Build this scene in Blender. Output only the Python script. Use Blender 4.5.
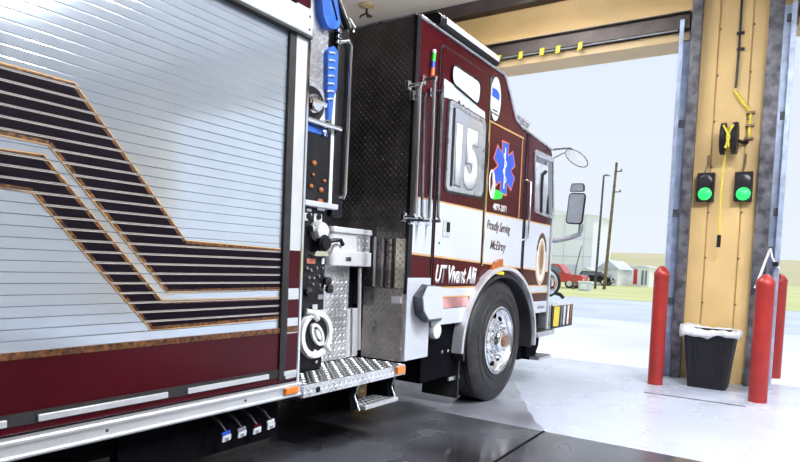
import bpy, bmesh, math, random
from mathutils import Vector, Matrix
random.seed(7)
for o in list(bpy.data.objects):
    bpy.data.objects.remove(o)
SC = bpy.context.scene
COL = SC.collection

# ------------------------------------------------------------------ camera
cam_data = bpy.data.cameras.new('camera')
cam = bpy.data.objects.new('camera', cam_data)
COL.objects.link(cam)
SC.camera = cam
def aim(yaw, pitch, roll):
    cy, sy, cp, sp = math.cos(yaw), math.sin(yaw), math.cos(pitch), math.sin(pitch)
    f = Vector((-sy*cp, cy*cp, sp)); r = Vector((cy, sy, 0)); u = r.cross(f)
    cr, sr = math.cos(roll), math.sin(roll)
    r2 = r*cr + u*sr; u2 = u*cr - r*sr
    return Matrix(((r2.x, u2.x, -f.x), (r2.y, u2.y, -f.y), (r2.z, u2.z, -f.z)))
cam.matrix_world = Matrix.Translation((0, 0, 1.27)) @ aim(math.radians(32.98), math.radians(-2.73), math.radians(2.44)).to_4x4()
cam_data.sensor_width = 36.0
cam_data.lens = 36.0*615.6/800
cam_data.shift_y = 61.9/800
cam_data.clip_start = 0.05
cam_data.clip_end = 2000

# ------------------------------------------------------------------ sky, sun, exposure
world = bpy.data.worlds.new('sky')
SC.world = world
world.use_nodes = True
wn, wl = world.node_tree.nodes, world.node_tree.links
bg = wn['Background']
tc = wn.new('ShaderNodeTexCoord'); sep = wn.new('ShaderNodeSeparateXYZ'); cr_ = wn.new('ShaderNodeValToRGB')
wl.new(tc.outputs['Generated'], sep.inputs[0]); wl.new(sep.outputs['Z'], cr_.inputs['Fac']); wl.new(cr_.outputs['Color'], bg.inputs['Color'])
cr_.color_ramp.elements[0].position = 0.0; cr_.color_ramp.elements[0].color = (0.86, 0.92, 1.0, 1)
cr_.color_ramp.elements[1].position = 0.7; cr_.color_ramp.elements[1].color = (0.72, 0.84, 1.0, 1)
bg.inputs['Strength'].default_value = 1.0

sun_data = bpy.data.lights.new('sun', 'SUN'); sun_data.energy = 2.0; sun_data.angle = math.radians(12); sun_data.color = (1.0, 0.96, 0.9)
sun = bpy.data.objects.new('sun', sun_data); COL.objects.link(sun)
sun.rotation_euler = (math.radians(-28), math.radians(22), 0)
sun.location = (8, 20, 20)

SC.view_settings.view_transform = 'Standard'
SC.view_settings.look = 'None'
SC.view_settings.gamma = 1.0
SC.view_settings.use_curve_mapping = False
SC.view_settings.exposure = 0.0

# ------------------------------------------------------------------ materials
def mat(name, col, rough=0.5, metal=0.0, var=0.08, scale=8.0, bump=0.0, coat=0.0, emit=None, estr=0.0, alpha_col=None, rvar=0.0, spec=0.5):
    m = bpy.data.materials.new(name); m.use_nodes = True
    n, l = m.node_tree.nodes, m.node_tree.links
    b = n['Principled BSDF']
    b.inputs['Roughness'].default_value = rough; b.inputs['Metallic'].default_value = metal
    b.inputs['Coat Weight'].default_value = coat; b.inputs['Coat Roughness'].default_value = 0.05
    b.inputs['Specular IOR Level'].default_value = spec
    t = n.new('ShaderNodeTexCoord'); no = n.new('ShaderNodeTexNoise'); no.inputs['Scale'].default_value = scale; no.inputs['Detail'].default_value = 4
    l.new(t.outputs['Object'], no.inputs['Vector'])
    r = n.new('ShaderNodeValToRGB')
    c2 = alpha_col or tuple(c*(1-var*2) for c in col)
    c1 = col if alpha_col else tuple(min(1, c*(1+var)) for c in col)
    r.color_ramp.elements[0].position = 0.35; r.color_ramp.elements[0].color = (*c2, 1)
    r.color_ramp.elements[1].position = 0.65; r.color_ramp.elements[1].color = (*c1, 1)
    l.new(no.outputs['Fac'], r.inputs['Fac']); l.new(r.outputs['Color'], b.inputs['Base Color'])
    if rvar:
        mr = n.new('ShaderNodeMapRange'); mr.inputs['To Min'].default_value = max(0.02, rough-rvar); mr.inputs['To Max'].default_value = rough+rvar
        mr.inputs['From Min'].default_value = 0.35; mr.inputs['From Max'].default_value = 0.65
        l.new(no.outputs['Fac'], mr.inputs['Value']); l.new(mr.outputs['Result'], b.inputs['Roughness'])
    if bump:
        bp = n.new('ShaderNodeBump'); bp.inputs['Strength'].default_value = bump; bp.inputs['Distance'].default_value = 0.01
        l.new(no.outputs['Fac'], bp.inputs['Height']); l.new(bp.outputs['Normal'], b.inputs['Normal'])
    if emit:
        b.inputs['Emission Color'].default_value = (*emit, 1); b.inputs['Emission Strength'].default_value = estr
    return m

def diamond(name, col, rough, ax1, ax2, pitch=0.034, metal=0.9, strength=0.9):
    """aluminium tread plate: crossed lozenges raised on the sheet, from object coordinates"""
    m = mat(name, col, rough, metal, 0.15, 5.0, rvar=0.08)
    n, l = m.node_tree.nodes, m.node_tree.links
    b = n['Principled BSDF']
    t = n.new('ShaderNodeTexCoord'); s = n.new('ShaderNodeSeparateXYZ'); l.new(t.outputs['Object'], s.inputs[0])
    def M(op, a, bb=None, c=None):
        q = n.new('ShaderNodeMath'); q.operation = op
        for i, v in enumerate((a, bb, c)):
            if v is None: continue
            if isinstance(v, (int, float)): q.inputs[i].default_value = v
            else: l.new(v, q.inputs[i])
        return q.outputs[0]
    a, c = s.outputs[ax1], s.outputs[ax2]
    k = 0.7071/pitch
    u = M('MULTIPLY', M('ADD', a, c), k); v = M('MULTIPLY', M('SUBTRACT', a, c), k)
    fu = M('SUBTRACT', M('FRACT', u), 0.5); fv = M('SUBTRACT', M('FRACT', v), 0.5)
    par = M('FLOORED_MODULO', M('ADD', M('FLOOR', u), M('FLOOR', v)), 2.0)
    ip = M('SUBTRACT', 1.0, par)
    lx = M('ADD', M('MULTIPLY', fu, par), M('MULTIPLY', fv, ip)); ly = M('ADD', M('MULTIPLY', fv, par), M('MULTIPLY', fu, ip))
    e = M('ADD', M('POWER', M('MULTIPLY', lx, 2.1), 2.0), M('POWER', M('MULTIPLY', ly, 6.0), 2.0))
    h = M('MAXIMUM', M('SUBTRACT', 1.0, e), 0.0)
    bp = n.new('ShaderNodeBump'); bp.inputs['Strength'].default_value = strength; bp.inputs['Distance'].default_value = 0.008
    l.new(h, bp.inputs['Height']); l.new(bp.outputs['Normal'], b.inputs['Normal'])
    return m

M_ = {}
M_['shutter'] = mat('shutter white', (0.60, 0.68, 0.79), 0.09, 0.5, 0.02, 3.0, coat=0.2)
M_['white'] = mat('white paint', (0.60, 0.65, 0.74), 0.22, 0, 0.02, 2.0, coat=0.3)
M_['maroon'] = mat('maroon paint', (0.056, 0.0022, 0.0065), 0.22, 0, 0.08, 2.0, coat=0.04, spec=0.18)
M_['stripe'] = mat('black vinyl', (0.007, 0.004, 0.010), 0.6, 0, 0.1, 6.0, spec=0.08)
M_['gold'] = mat('gold leaf', (0.24, 0.10, 0.03), 0.4, 0.2, 0.0, 45.0, alpha_col=(0.02, 0.006, 0.006))
M_['goldline'] = mat('gold line', (0.66, 0.40, 0.16), 0.35, 0.2, 0.05, 20.0)
M_['alu'] = mat('brushed aluminium', (0.70, 0.72, 0.77), 0.32, 0.85, 0.06, 12.0, rvar=0.08)
M_['alu_white'] = mat('bright aluminium', (0.80, 0.83, 0.88), 0.38, 0.6, 0.04, 6.0)
M_['chrome'] = mat('chrome', (0.85, 0.87, 0.90), 0.07, 1.0, 0.02, 6.0)
M_['black'] = mat('black paint', (0.008, 0.008, 0.012), 0.45, 0, 0.2, 8.0, spec=0.3)
M_['rubber'] = mat('black rubber', (0.018, 0.018, 0.022), 0.7, 0, 0.2, 14.0, bump=0.1)
M_['tyre'] = mat('tyre rubber', (0.022, 0.023, 0.027), 0.55, 0, 0.25, 10.0, bump=0.1)
M_['dark'] = mat('dark underbody', (0.005, 0.005, 0.008), 0.8, 0, 0.2, 8.0, spec=0.04)
M_['glass'] = mat('mirror glass', (0.62, 0.67, 0.75), 0.15, 0.6, 0.02, 2.0)
M_['darkglass'] = mat('tinted glass', (0.03, 0.04, 0.05), 0.03, 0.0, 0.05, 2.0, coat=1.0)
M_['blue'] = mat('blue vinyl', (0.03, 0.16, 0.72), 0.4, 0, 0.2, 9.0, bump=0.3)
M_['starblue'] = mat('star blue', (0.02, 0.09, 0.62), 0.35, 0, 0.05, 5.0)
M_['orange'] = mat('orange vinyl', (0.80, 0.20, 0.06), 0.4, 0, 0.05, 5.0)
M_['green'] = mat('green vinyl', (0.03, 0.60, 0.05), 0.4, 0, 0.05, 5.0)
M_['signwhite'] = mat('white vinyl', (0.85, 0.86, 0.88), 0.4, 0, 0.02, 5.0)
M_['lettergold'] = mat('letter gold', (0.10, 0.045, 0.02), 0.4, 0, 0.2, 40.0)
M_['amber'] = mat('amber lens', (0.85, 0.22, 0.02), 0.15, 0, 0.08, 30.0, coat=0.5, emit=(1.0, 0.25, 0.02), estr=0.08)
M_['lens'] = mat('white lens', (0.85, 0.88, 0.93), 0.15, 0, 0.02, 30.0, coat=0.5)
M_['yellow'] = mat('yellow vinyl', (0.80, 0.66, 0.03), 0.4, 0, 0.05, 5.0)
M_['tan'] = mat('tan vinyl', (0.60, 0.42, 0.25), 0.4, 0, 0.05, 5.0)
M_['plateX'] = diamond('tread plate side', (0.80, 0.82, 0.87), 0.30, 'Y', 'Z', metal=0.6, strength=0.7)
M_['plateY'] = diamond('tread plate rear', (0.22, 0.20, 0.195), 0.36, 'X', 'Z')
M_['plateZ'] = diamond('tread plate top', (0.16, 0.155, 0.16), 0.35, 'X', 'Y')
M_['emblem'] = mat('emblem brown', (0.30, 0.16, 0.09), 0.4, 0, 0.3, 40.0)
M_['grey'] = mat('grey plastic', (0.25, 0.26, 0.30), 0.45, 0, 0.1, 8.0)
M_['orange_dim'] = mat('orange blob', (0.42, 0.13, 0.03), 0.4, 0, 0.3, 30.0)
M_['redlabel'] = mat('red label', (0.55, 0.16, 0.12), 0.4, 0, 0.2, 60.0)
M_['paleglass'] = mat('pale glass', (0.80, 0.85, 0.93), 0.12, 0.6, 0.02, 2.0)
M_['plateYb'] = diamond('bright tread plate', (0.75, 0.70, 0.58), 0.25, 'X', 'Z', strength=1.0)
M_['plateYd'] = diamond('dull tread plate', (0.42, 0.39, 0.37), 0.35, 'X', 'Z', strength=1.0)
M_['rim'] = mat('polished wheel', (0.86, 0.88, 0.91), 0.22, 0.85, 0.03, 6.0)
M_['tray'] = mat('pale tray', (0.78, 0.80, 0.85), 0.35, 0.2, 0.03, 6.0)
M_['rosy'] = mat('rosy vinyl', (0.55, 0.26, 0.26), 0.3, 0, 0.3, 3.0)
# the place
M_['tanwall'] = mat('tan wall panel', (0.70, 0.49, 0.22), 0.45, 0, 0.04, 2.0)
M_['tantrim'] = mat('tan trim', (0.62, 0.46, 0.25), 0.5, 0, 0.05, 2.0)
M_['brown'] = mat('brown steel channel', (0.055, 0.040, 0.040), 0.5, 0.2, 0.2, 3.0)
M_['steel'] = mat('dark primed steel', (0.17, 0.17, 0.20), 0.45, 0.4, 0.0, 9.0, alpha_col=(0.045, 0.045, 0.055), bump=0.2)
M_['galv'] = mat('galvanised steel', (0.42, 0.50, 0.68), 0.4, 0.5, 0.12, 10.0)
M_['ceil'] = mat('ceiling liner', (0.74, 0.72, 0.66), 0.6, 0, 0.03, 1.0)
M_['innerwall'] = mat('inner wall liner', (0.62, 0.60, 0.56), 0.6, 0, 0.05, 1.0)
M_['bollard'] = mat('bollard red', (0.31, 0.020, 0.017), 0.4, 0, 0.08, 6.0)
M_['bin'] = mat('bin plastic', (0.011, 0.011, 0.015), 0.45, 0, 0.15, 8.0, spec=0.3)
M_['bag'] = mat('white bin liner', (0.70, 0.71, 0.76), 0.35, 0, 0.08, 18.0, bump=0.5)
M_['cordyellow'] = mat('yellow cord', (0.72, 0.60, 0.06), 0.5, 0, 0.05, 20.0)
M_['greenlamp'] = mat('green lamp', (0.02, 0.7, 0.12), 0.3, 0, 0.05, 60.0, emit=(0.02, 0.85, 0.12), estr=0.9)
M_['concrete_out'] = mat('apron concrete', (0.70, 0.73, 0.80), 0.7, 0, 0.05, 0.6)
M_['road'] = mat('road asphalt', (0.58, 0.63, 0.74), 0.8, 0, 0.06, 0.4)
M_['grass'] = mat('dry grass', (0.54, 0.58, 0.22), 0.9, 0, 0, 0.25, alpha_col=(0.66, 0.65, 0.34))
M_['hill'] = mat('hill grass', (0.60, 0.51, 0.34), 0.9, 0, 0, 0.05, alpha_col=(0.52, 0.50, 0.27))
M_['bwhite'] = mat('pale cladding', (0.92, 0.94, 0.97), 0.6, 0, 0.01, 0.5)
M_['bgrey'] = mat('pale grey cladding', (0.68, 0.73, 0.82), 0.6, 0, 0.05, 0.5)
M_['bwin'] = mat('far window', (0.20, 0.24, 0.30), 0.2, 0, 0.1, 2.0)
M_['redpaint'] = mat('red car paint', (0.62, 0.04, 0.03), 0.25, 0, 0.05, 3.0, coat=0.4)
M_['wood'] = mat('pole wood', (0.22, 0.17, 0.10), 0.8, 0, 0.2, 3.0)

def floor_mat(name, col, c2, rough, rv):
    m = mat(name, col, rough, 0, 0, 1.1, alpha_col=c2, rvar=rv)
    n, l = m.node_tree.nodes, m.node_tree.links
    b = n['Principled BSDF']
    t = n.new('ShaderNodeTexCoord'); no = n.new('ShaderNodeTexNoise'); no.inputs['Scale'].default_value = 14; no.inputs['Detail'].default_value = 6
    l.new(t.outputs['Object'], no.inputs['Vector'])
    bp = n.new('ShaderNodeBump'); bp.inputs['Strength'].default_value = 0.03; bp.inputs['Distance'].default_value = 0.01
    l.new(no.outputs['Fac'], bp.inputs['Height']); l.new(bp.outputs['Normal'], b.inputs['Normal'])
    return m
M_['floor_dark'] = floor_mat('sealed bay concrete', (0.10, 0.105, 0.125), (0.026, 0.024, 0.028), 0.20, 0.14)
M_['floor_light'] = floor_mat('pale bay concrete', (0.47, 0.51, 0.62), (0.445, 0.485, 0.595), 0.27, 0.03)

# ------------------------------------------------------------------ mesh helpers
class MB:
    def __init__(self): self.bm = bmesh.new(); self.mi = 0
    def _f(self, vs):
        try:
            f = self.bm.faces.new(vs); f.material_index = self.mi; return f
        except ValueError: return None
    def box(self, x0, x1, y0, y1, z0, z1):
        v = [self.bm.verts.new(p) for p in ((x0,y0,z0),(x1,y0,z0),(x1,y1,z0),(x0,y1,z0),(x0,y0,z1),(x1,y0,z1),(x1,y1,z1),(x0,y1,z1))]
        for q in ((0,3,2,1),(4,5,6,7),(0,1,5,4),(1,2,6,5),(2,3,7,6),(3,0,4,7)): self._f([v[i] for i in q])
        return self
    def prism(self, poly, a0, a1, axis='x', poly2=None):
        def pt(p, a):
            return {'x': (a, p[0], p[1]), 'y': (p[0], a, p[1]), 'z': (p[0], p[1], a)}[axis]
        A = [self.bm.verts.new(pt(p, a0)) for p in poly]; B = [self.bm.verts.new(pt(p, a1)) for p in (poly2 or poly)]
        self._f(A[::-1]); self._f(B)
        n = len(A)
        for i in range(n): self._f([A[i], A[(i+1) % n], B[(i+1) % n], B[i]])
        return self
    def ring(self, outer, inner, a0, a1, axis='x', closed=True):
        def pt(p, a):
            return {'x': (a, p[0], p[1]), 'y': (p[0], a, p[1]), 'z': (p[0], p[1], a)}[axis]
        n = len(outer)
        L = [[self.bm.verts.new(pt(p, a)) for p in P] for P in (outer, inner) for a in (a0, a1)]
        o0, o1, i0, i1 = L
        for i in range(n if closed else n-1):
            j = (i+1) % n
            self._f([o0[i], o0[j], o1[j], o1[i]]); self._f([i0[j], i0[i], i1[i], i1[j]])
            self._f([o1[i], o1[j], i1[j], i1[i]]); self._f([o0[j], o0[i], i0[i], i0[j]])
        if not closed:
            for i in (0, n-1): self._f([o0[i], o1[i], i1[i], i0[i]])
        return self
    def tube(self, pts, r, seg=10, cap=True, r2=None):
        P = [Vector(p) for p in pts]; rings = []
        up = None
        for i, p in enumerate(P):
            d = (P[min(i+1, len(P)-1)] - P[max(i-1, 0)]).normalized()
            if up is None:
                up = Vector((0, 0, 1)) if abs(d.z) < 0.9 else Vector((0, 1, 0))
            s = d.cross(up).normalized(); up = s.cross(d).normalized()
            rr = r if r2 is None else r + (r2-r)*i/max(1, len(P)-1)
            rings.append([self.bm.verts.new(p + (s*math.cos(2*math.pi*k/seg) + up*math.sin(2*math.pi*k/seg))*rr) for k in range(seg)])
        for a, b in zip(rings, rings[1:]):
            for k in range(seg): self._f([a[k], a[(k+1) % seg], b[(k+1) % seg], b[k]])
        if cap: self._f(rings[0][::-1]); self._f(rings[-1])
        return self
    def lathe(self, prof, c, axis='x', seg=48, closed=False, cap=True):
        """prof: (radius, offset along the axis)"""
        rings = []
        for r, t in prof:
            ring = []
            for k in range(seg):
                a = 2*math.pi*k/seg; u, v = r*math.cos(a), r*math.sin(a)
                q = {'x': (t, u, v), 'y': (u, t, v), 'z': (u, v, t)}[axis]
                ring.append(self.bm.verts.new((c[0]+q[0], c[1]+q[1], c[2]+q[2])))
            rings.append(ring)
        pairs = list(zip(rings, rings[1:])) + ([(rings[-1], rings[0])] if closed else [])
        for a, b in pairs:
            for k in range(seg): self._f([a[k], a[(k+1) % seg], b[(k+1) % seg], b[k]])
        if not closed and cap:
            if prof[0][0] > 1e-4: self._f(rings[0][::-1])
            if prof[-1][0] > 1e-4: self._f(rings[-1])
        return self
    def ball(self, c, rx, ry, rz, u=20, v=12):
        prof = [(math.sin(math.pi*i/v), -math.cos(math.pi*i/v)) for i in range(v+1)]
        rings = [[self.bm.verts.new((c[0]+rx*s*math.cos(2*math.pi*k/u), c[1]+ry*s*math.sin(2*math.pi*k/u), c[2]+rz*t)) for k in range(u)] for s, t in prof[1:-1]]
        b = self.bm.verts.new((c[0], c[1], c[2]-rz)); t = self.bm.verts.new((c[0], c[1], c[2]+rz))
        for a, d in zip(rings, rings[1:]):
            for k in range(u): self._f([a[k], a[(k+1) % u], d[(k+1) % u], d[k]])
        for k in range(u):
            self._f([b, rings[0][(k+1) % u], rings[0][k]]); self._f([t, rings[-1][k], rings[-1][(k+1) % u]])
        return self
    def build(self, name, m, parent=None, bevel=0.0, smooth=False):
        bm = self.bm
        bmesh.ops.recalc_face_normals(bm, faces=bm.faces)
        off = Vector((0, 0, 0)); p = parent
        while p is not None: off += p.location; p = p.parent
        me = bpy.data.meshes.new(name)
        o = bpy.data.objects.new(name, me); COL.objects.link(o)
        # the object's own origin: the middle of its base
        if len(bm.verts):
            xs = [v.co for v in bm.verts]
            c = Vector(((min(v.x for v in xs)+max(v.x for v in xs))/2, (min(v.y for v in xs)+max(v.y for v in xs))/2, min(v.z for v in xs)))
        else: c = Vector((0, 0, 0))
        bmesh.ops.translate(bm, verts=bm.verts, vec=-c)
        o.location = c - off
        bm.to_mesh(me); bm.free()
        for mm in (m if isinstance(m, (list, tuple)) else [m]): me.materials.append(M_[mm])
        if parent: o.parent = parent
        if smooth:
            for q in me.polygons: q.use_smooth = True
            md = o.modifiers.new('edges', 'EDGE_SPLIT'); md.split_angle = math.radians(38)
        if bevel:
            md = o.modifiers.new('bevel', 'BEVEL'); md.width = bevel; md.segments = 2; md.limit_method = 'ANGLE'; md.angle_limit = math.radians(40)
        return o
def tag(o, label, cat, group=None, kind=None):
    o['label'] = label; o['category'] = cat
    if group: o['group'] = group
    if kind: o['kind'] = kind
    return o
def struct(o, label, cat): return tag(o, label, cat, None, 'structure')
def empty(name, loc):
    e = bpy.data.objects.new(name, None); COL.objects.link(e); e.location = loc; e.empty_display_size = 0.1
    return e
def roundpoly(pts, r, n=5):
    out = []; N = len(pts)
    for i in range(N):
        p0, p1, p2 = Vector(pts[i-1]), Vector(pts[i]), Vector(pts[(i+1) % N])
        a, b = (p0-p1), (p2-p1); ra = min(r, a.length*0.48, b.length*0.48)
        s, e = p1 + a.normalized()*ra, p1 + b.normalized()*ra
        for k in range(n+1):
            t = k/n; out.append(tuple(s*(1-t)**2 + p1*2*t*(1-t) + e*t*t))
    return out
def inset(poly, d):
    """shrink a convex-ish outline by d"""
    N = len(poly); P = [Vector(p) for p in poly]; A = sum(P[i].x*P[(i+1) % N].y - P[(i+1) % N].x*P[i].y for i in range(N)); sg = 1 if A > 0 else -1
    out = []
    for i in range(N):
        t = (P[(i+1) % N]-P[i-1])
        if t.length < 1e-9: out.append(tuple(P[i])); continue
        t.normalize(); out.append((P[i].x - sg*t.y*d, P[i].y + sg*t.x*d))
    return out
def clip(poly, z0, z1):
    for lim, keep_above in ((z0, True), (z1, False)):
        out = []
        for i in range(len(poly)):
            a, b = poly[i-1], poly[i]
            ia = (a[1] >= lim) == keep_above or a[1] == lim; ib = (b[1] >= lim) == keep_above or b[1] == lim
            if ia != ib:
                t = (lim-a[1])/(b[1]-a[1]); out.append((a[0]+t*(b[0]-a[0]), lim))
            if ib: out.append(b)
        poly = out
        if len(poly) < 3: return []
    return poly
def ellipse(cy, cz, a, b, n=32, rot=0.0):
    c, s = math.cos(rot), math.sin(rot)
    return [(cy + a*math.cos(2*math.pi*k/n)*c - b*math.sin(2*math.pi*k/n)*s, cz + a*math.cos(2*math.pi*k/n)*s + b*math.sin(2*math.pi*k/n)*c) for k in range(n)]
def lettering(name, text, m, parent, x, y0, y1, z0, z1, shear=0.0, bold=0.0, slope=0.0, depth=0.0015):
    """raised lettering on a side panel that faces +X, fitted to y0..y1, z0..z1"""
    cu = bpy.data.curves.new(name, 'FONT'); cu.body = text; cu.size = 1.0; cu.shear = shear; cu.offset = bold; cu.extrude = 0.0
    to = bpy.data.objects.new(name, cu); COL.objects.link(to)
    dg = bpy.context.evaluated_depsgraph_get(); me = bpy.data.meshes.new_from_object(to.evaluated_get(dg))
    bpy.data.objects.remove(to)
    bm = bmesh.new(); bm.from_mesh(me); bpy.data.meshes.remove(me)
    xs = [v.co.x for v in bm.verts]; ys = [v.co.y for v in bm.verts]
    ax, bx, ay, by = min(xs), max(xs), min(ys), max(ys)
    for v in bm.verts:
        u, w = (v.co.x-ax)/(bx-ax), (v.co.y-ay)/(by-ay)
        v.co = Vector((x, y0+u*(y1-y0), z0+w*(z1-z0)+slope*u))
    ex = bmesh.ops.extrude_face_region(bm, geom=list(bm.faces))
    for g in ex['geom']:
        if isinstance(g, bmesh.types.BMVert): g.co.x += depth
    mb = MB(); mb.bm.free(); mb.bm = bm
    return mb.build(name, m, parent)
M_['floor_shaded'] = floor_mat('shaded bay concrete', (0.34, 0.36, 0.43), (0.21, 0.215, 0.25), 0.20, 0.12)  # fire engine's shade painted into the floor colour beside it
M_['amber_dark'] = mat('amber side lens', (0.42, 0.11, 0.02), 0.25, 0, 0.2, 30.0)
M_['cream'] = mat('cream vinyl', (0.62, 0.56, 0.52), 0.4, 0, 0.03, 5.0)

# ------------------------------------------------------------------ the bay
b = MB()
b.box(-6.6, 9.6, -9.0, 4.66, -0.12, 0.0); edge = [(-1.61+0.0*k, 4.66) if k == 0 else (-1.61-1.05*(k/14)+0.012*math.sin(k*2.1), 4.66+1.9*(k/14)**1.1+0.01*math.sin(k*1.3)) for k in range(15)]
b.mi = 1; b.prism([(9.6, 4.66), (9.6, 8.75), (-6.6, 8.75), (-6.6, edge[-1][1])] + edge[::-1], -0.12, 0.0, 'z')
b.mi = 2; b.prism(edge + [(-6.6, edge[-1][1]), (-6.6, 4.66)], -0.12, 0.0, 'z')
struct(b.build('floor', ['floor_dark', 'floor_light', 'floor_shaded']), 'grey sealed concrete bay floor with a paler slab towards the door', 'floor')
b = MB().box(-6.6, 9.6, -9.0, 8.37, 5.15, 5.3)
struct(b.build('ceiling', 'ceil'), 'cream ceiling liner above the fire engine', 'ceiling')
# front wall: header panels, piers; openings reach z = 4.06
b = MB()
b.box(-6.6, 9.6, 8.39, 8.75, 4.16, 5.6)            # header over both openings
b.box(-6.6, -5.95, 8.39, 8.75, 0, 4.20)            # pier beyond the fire engine
b.box(-1.19, -0.49, 8.395, 8.75, 0, 4.20)          # pillar core
b.box(6.95, 9.6, 8.39, 8.75, 0, 4.20)
# ribbed tan sheets on the pillar, narrow shadow gaps between them
for x0, x1 in ((-1.19, -1.014), (-0.996, -0.660), (-0.642, -0.49)):
    b.box(x0, x1, 8.37, 8.395, 0, 5.15)
b.box(-5.95, -1.32, 8.37, 8.39, 4.49, 4.95)
b.box(-0.36, 6.95, 8.37, 8.39, 4.49, 4.95)
struct(b.build('wall_front', 'tanwall'), 'tan sheet metal door wall with a pillar between two open bay doors', 'wall')
struct(MB().box(-6.75, -6.6, -9.0, 8.75, 0, 5.3).build('wall_left', 'innerwall'), 'pale liner wall beyond the fire engine', 'wall')
struct(MB().box(9.6, 9.75, -9.0, 8.75, 0, 5.3).build('wall_right', 'innerwall'), 'pale liner wall at the right side of the bay', 'wall')
b = MB(); b.box(-6.6, 9.6, -9.15, -9, 0, 5.3)
struct(b.build('wall_back', 'innerwall'), 'pale rear wall of the bay behind the camera', 'wall')
struct(MB().box(-6.6, 9.6, 8.22, 8.39, 4.97, 5.15).build('trim_1', 'brown'), 'dark brown strip where the ceiling meets the door wall', 'trim')
b = MB(); b.box(-5.95, -1.32, 8.24, 8.37, 4.285, 4.46); b.box(-5.95, -1.32, 8.20, 8.37, 4.46, 4.475)
struct(b.build('trim_2', 'brown', bevel=0.004), 'dark brown steel channel above the open bay door', 'trim')
struct(MB().box(-5.95, -1.32, 8.30, 8.75, 4.155, 4.255).build('trim_3', 'tantrim', bevel=0.004), 'tan head trim along the top of the open bay door', 'trim')
struct(MB().box(-5.95, -1.32, 8.20, 8.38, 4.478, 4.492).build('trim_4', 'tantrim'), 'thin pale flashing line above the dark channel', 'trim')
struct(MB().box(-1.305, -1.19, 8.27, 8.75, 0, 5.15).build('trim_5', 'steel', bevel=0.004), 'dark steel jamb post left of the tan pillar', 'trim')
struct(MB().box(-0.49, -0.345, 8.27, 8.75, 0, 5.15).build('trim_6', 'steel', bevel=0.004), 'dark steel jamb post right of the tan pillar', 'trim')
b = MB(); b.box(-0.2, 6.95, 8.24, 8.37, 4.24, 4.46)
struct(b.build('trim_7', 'brown', bevel=0.004), 'dark brown steel channel above the right bay door', 'trim')
struct(MB().box(-0.2, 6.95, 8.32, 8.75, 4.155, 4.255).build('trim_8', 'tantrim', bevel=0.004), 'tan head trim of the right bay door', 'trim')
b = MB(); b.box(-1.34, -0.38, 6.95, 6.972, 0.0, 0.003)
b.mi = 0; b.prism([(-1.63, 4.66), (-1.61, 4.66), (-1.58, 3.0), (-1.60, 3.0)], 0.0, 0.003, 'z')
struct(b.build('trim_9', 'dark'), 'dark joint lines in the concrete floor', 'floor joint')

M_['fill_tube'] = mat('fill tube', (0.9, 0.9, 0.88), 0.4, emit=(1.0, 0.96, 0.9), estr=3.0)
def added_fill_light(x, y, label, down=120, up=45):
    """unseen pendant strip, added to brighten the floor, truck side, pillar and ceiling"""
    t = tag(empty('added_fill_light', (x, y, 4.70)), label, 'added fill light', 'added fill lamps over the bay')
    MB().box(x-0.85, x+0.85, y-0.12, y+0.12, 4.73, 4.79).build('housing', 'alu_white', t, bevel=0.01)
    MB().box(x-0.80, x+0.80, y-0.09, y+0.09, 4.71, 4.73).build('diffuser', 'fill_tube', t)
    for s in (-0.6, 0.6): MB().tube([(x+s, y, 4.79), (x+s, y, 5.15)], 0.008, 8).build('hanger', 'alu_white', t)
    for nm, e, dz, rx in (('down_fill', down, -0.01, 0), ('up_fill', up, 0.11, math.pi)):
        ld = bpy.data.lights.new(nm, 'AREA'); ld.shape = 'RECTANGLE'; ld.size = 1.6; ld.size_y = 0.2; ld.energy = e; ld.color = (0.97, 0.98, 1.0)
        lo = bpy.data.objects.new(nm, ld); COL.objects.link(lo); lo.parent = t; lo.location = (0, 0, dz); lo.rotation_euler = (rx, 0, 0)
    return t
for x, y, e, l in ((0.8, 4.0, 290, 'added fill light over the clear floor, nearest the fire engine'), (3.6, 4.0, 290, 'added fill light over the middle of the next bay'), (-3.0, 6.6, 70, 'added fill light above the cab of the fire engine'),
                   (2.6, 0.6, 90, 'added fill light over the floor beside the camera')):
    added_fill_light(x, y, l, e, 190)  # made-up lamps out of view, added to brighten the bay

def door_track(x0, x1, label, flip=1):
    t = tag(empty('door_track', ((x0+x1)/2, 8.3, 0)), label, 'door track', 'galvanised door tracks')
    b = MB(); b.box(x0, x1, 8.335, 8.35, 0.0, 4.40)
    xe = x0 if flip > 0 else x1
    b.box(min(xe, xe+0.012*flip), max(xe, xe+0.012*flip), 8.22, 8.335, 0.0, 4.38); b.box(min(xe, xe+0.05*flip), max(xe, xe+0.05*flip), 8.21, 8.22, 0, 4.38)
    b.build('rail', 'galv', t)
    for z in (0.9, 2.0, 3.1, 4.2):
        MB().box((x0+x1)/2-0.035, (x0+x1)/2+0.035, 8.31, 8.335, z, z+0.09).build('bracket', 'steel', t, bevel=0.004)
    return t
door_track(-1.425, -1.307, 'bluish galvanised door track on the left jamb of the tan pillar', 1)
door_track(-0.343, -0.215, 'bluish galvanised door track on the right jamb of the tan pillar', -1)

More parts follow.
